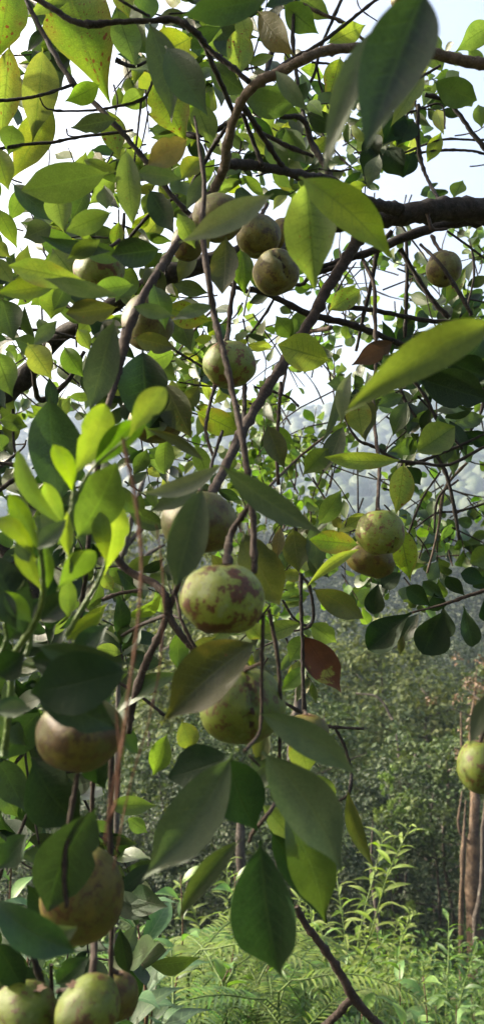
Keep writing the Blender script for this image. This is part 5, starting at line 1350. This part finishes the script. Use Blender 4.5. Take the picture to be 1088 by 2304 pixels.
# ------------------------------------------------------------------ fruits
def fruit(px, py, rx, ry, d, kind, label, stalk=None, seams=(), rot=0.0, stalk_w=9, seed=None):
    seed = len(FR) if seed is None else seed
    FR.append(label)
    c = W(px, py, d)
    root = empty('camellia_fruit', c, label, 'fruit', 'round fruits hanging in the tree')
    a = rx / F * d; b_ = ry / F * d
    nu, nv = 56, 36
    V, Fc = [], []
    r = random.Random(seed)
    ph = r.random() * 6.28
    for j in range(nv + 1):
        th = math.pi * j / nv
        for i in range(nu):
            fi = 2 * math.pi * i / nu
            s = 1 + .03 * math.cos(fi - ph * 2) * math.sin(th) ** 2 + .028 * math.cos(3 * (fi - ph)) * math.sin(th) + .05 * noise.noise((math.cos(fi) * math.sin(th) * 2 + seed, math.sin(fi) * math.sin(th) * 2, math.cos(th) * 2))
            dent = .09 * math.exp(-(th / .35) ** 2) + .10 * math.exp(-((math.pi - th) / .3) ** 2)
            gr = 0
            for sm in seams:
                da = (fi - sm[0] + math.pi) % (2 * math.pi) - math.pi
                wv = sm[3] if len(sm) > 3 else .05
                da += .06 * math.sin(th * 7 + seed)
                if sm[1] < th < sm[2]:
                    gr += .16 * math.exp(-(da / wv) ** 2) * math.sin(math.pi * (th - sm[1]) / (sm[2] - sm[1])) ** .5
            q = s - gr
            V.append((a * q * math.sin(th) * math.cos(fi), a * q * math.sin(th) * math.sin(fi), b_ * (q - dent) * math.cos(th)))
    for j in range(nv):
        for i in range(nu):
            Fc.append((j * nu + i, (j + 1) * nu + i, (j + 1) * nu + (i + 1) % nu, j * nu + (i + 1) % nu))
    me = mesh_np('husk', np.array(V), np.array(Fc), [HUSK[kind], SEAM])
    if seams:
        mi = []
        for j in range(nv):
            th = math.pi * (j + .5) / nv
            for i in range(nu):
                fi = 2 * math.pi * (i + .5) / nu; hit = 0
                for sm in seams:
                    da = (fi - sm[0] + math.pi) % (2 * math.pi) - math.pi + .06 * math.sin(th * 7 + seed)
                    if sm[1] + .15 < th < sm[2] - .15 and abs(da) < (sm[3] if len(sm) > 3 else .05) * .8: hit = 1
                mi.append(hit)
        me.polygons.foreach_set("material_index", np.array(mi, np.int32))
    h = bpy.data.objects.new('husk', me); COL.objects.link(h); h.parent = root
    h.rotation_euler = (0, rot, 0)
    # calyx scales round the stalk
    top = Vector((math.sin(rot) * b_ * .9, 0, math.cos(rot) * b_ * .9))
    CV, CF = [], []
    for k in range(6):
        an = k * 1.047 + r.uniform(-.2, .2)
        dr = Vector((math.cos(an), math.sin(an), 0)); sd = Vector((-math.sin(an), math.cos(an), 0))
        base = len(CV)
        for (u, w_, z) in ((0, .05, .02), (.12, .09, .05), (.22, .05, .045), (.27, 0.0, .06)):
            CV.append(top + dr * u * a - sd * w_ * a + Vector((0, 0, z * a))); CV.append(top + dr * u * a + sd * w_ * a + Vector((0, 0, z * a)))
        for s_ in range(3):
            CF.append((base + s_ * 2, base + s_ * 2 + 1, base + s_ * 2 + 3, base + s_ * 2 + 2))
    cobj = link('calyx', mesh_np('calyx', [tuple(v) for v in CV], CF, [CALYX]), root)
    if stalk:
        pts = [c + top * .9] + [W(*q) for q in stalk]
        rd = [stalk_w * .6 / F * d] + [stalk_w * .45 / F * q[2] for q in stalk]
        SEED[0] += 1
        tube('stalk', pts, rd, BARKB, root, sides=7, seed=SEED[0])
    return root


FR = []
PI = math.pi
fr_front = -PI / 2   # the side facing the camera
fruit(503, 1347, 95, 82, .40, 'main', 'large round green fruit with red brown blotches in the middle of the tree', [(512, 1250, .42), (515, 1225, .43)], rot=.05, stalk_w=20, seed=3)
fruit(450, 1175, 86, 74, .48, 'grey', 'grey brown round fruit behind the hanging olive leaf, above the blotched fruit', [(452, 1090, .5), (470, 1070, .55)], stalk_w=14)
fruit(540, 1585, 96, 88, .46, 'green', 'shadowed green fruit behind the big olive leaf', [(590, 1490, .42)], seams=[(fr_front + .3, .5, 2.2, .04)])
fruit(855, 1198, 55, 53, .65, 'pale', 'pale green fruit with a rusty left cheek, at the end of the long straight stalk', [(848, 1140, .66)], stalk_w=9, seams=[(fr_front + .5, 1.7, 2.9, .04)])
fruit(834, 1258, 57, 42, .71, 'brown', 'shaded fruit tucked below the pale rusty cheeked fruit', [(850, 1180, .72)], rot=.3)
fruit(515, 820, 60, 54, .62, 'pale', 'pale green fruit hanging behind the thin stem below the paired fruits', [(512, 760, .66), (515, 740, .7)], seams=[(fr_front - .2, .3, 1.2, .03)])
fruit(622, 612, 53, 51, .72, 'tan', 'cracked tan fruit beside the tip of the broad green leaf', [(635, 560, .74), (645, 540, .78)], rot=-.5, seams=[(fr_front + .15, .6, 2.5, .05)])
fruit(580, 532, 50, 48, .75, 'tan', 'speckled tan fruit just above the cracked tan fruit', [(590, 480, .78), (600, 460, .82)])
fruit(492, 490, 58, 52, .66, 'grey', 'shaded brown fruit behind the pale grey leaf', [(500, 440, .7)])
fruit(420, 548, 36, 40, .72, 'brown', 'small dark brown fruit left of the hanging stem', [(430, 500, .75)])
fruit(996, 605, 40, 41, .86, 'tan', 'small cracked brown fruit alone at the upper right', [(985, 560, .88), (970, 530, .92)], seams=[(fr_front + .1, .2, 1.0, .05), (fr_front - .9, .6, 1.6, .04), (fr_front + .3, 2.2, 2.8, .25)], rot=.2)
fruit(222, 608, 56, 50, .62, 'pale', 'pale round fruit among the crowded leaves at upper left', [(240, 560, .64), (270, 540, .66)])
fruit(332, 725, 58, 66, .66, 'grey', 'grey brown fruit behind the thick stem at left', [(335, 660, .68)])
fruit(352, 950, 62, 48, .72, 'brown', 'dark fruit hidden behind the dark leaf and lime shoots', [(350, 900, .74)])
fruit(180, 1652, 98, 82, .345, 'brown', 'orange brown fruit lit on its left side under the dark leaves', [(190, 1570, .36)], stalk_w=14)
fruit(182, 2010, 92, 108, .37, 'brown', 'dark elongated brown fruit on the lower left stem', [(205, 1895, .4), (210, 1860, .45)], stalk_w=14)
fruit(1078, 1725, 50, 60, .5, 'green', 'green fruit cut by the right edge below the blurred leaf', [(1082, 1660, .5), (1095, 1600, .5)], seams=[])
fruit(55, 2282, 76, 66, .38, 'green', 'leftmost of the three fruits at the bottom left corner', [(115, 2240, .39)], rot=.5)
fruit(200, 2270, 76, 66, .37, 'green', 'middle of the three fruits at the bottom left corner', [(130, 2230, .39)], rot=-.6)
fruit(268, 2240, 44, 52, .42, 'brown', 'rusty fruit half hidden behind the middle bottom fruit', [(252, 2180, .42)])
fruit(690, 1642, 48, 36, .6, 'brown', 'dark brown fruit hidden behind the grey pointed leaf right of the green fruit', [(684, 1600, .63)])
fruit(905, -2, 26, 26, 1.0, 'brown', 'small reddish fruit cut by the top edge behind the big blurred leaf', [(930, -30, 1.0)])
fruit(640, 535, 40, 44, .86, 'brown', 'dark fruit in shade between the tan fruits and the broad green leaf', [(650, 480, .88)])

# ------------------------------------------------------------------ haze
hz = NB("haze")
pv = hz.n("ShaderNodeVolumePrincipled")
pv.inputs["Color"].default_value = (.44, .54, .70, 1)
pv.inputs["Density"].default_value = .0012
pv.inputs["Anisotropy"].default_value = .3
hz.t.links.new(pv.outputs[0], hz.out.inputs[1])
x0, x1, y0, y1, z0, z1 = -640., 640., -12., 560., -26., 125.
hv = [(x0, y0, z0), (x1, y0, z0), (x1, y1, z0), (x0, y1, z0), (x0, y0, z1), (x1, y0, z1), (x1, y1, z1), (x0, y1, z1)]
hf = [(0, 3, 2, 1), (4, 5, 6, 7), (0, 1, 5, 4), (1, 2, 6, 5), (2, 3, 7, 6), (3, 0, 4, 7)]
ho = link('haze', mesh_np('haze', hv, hf, [hz.m], smooth=False))
ho['kind'] = 'stuff'
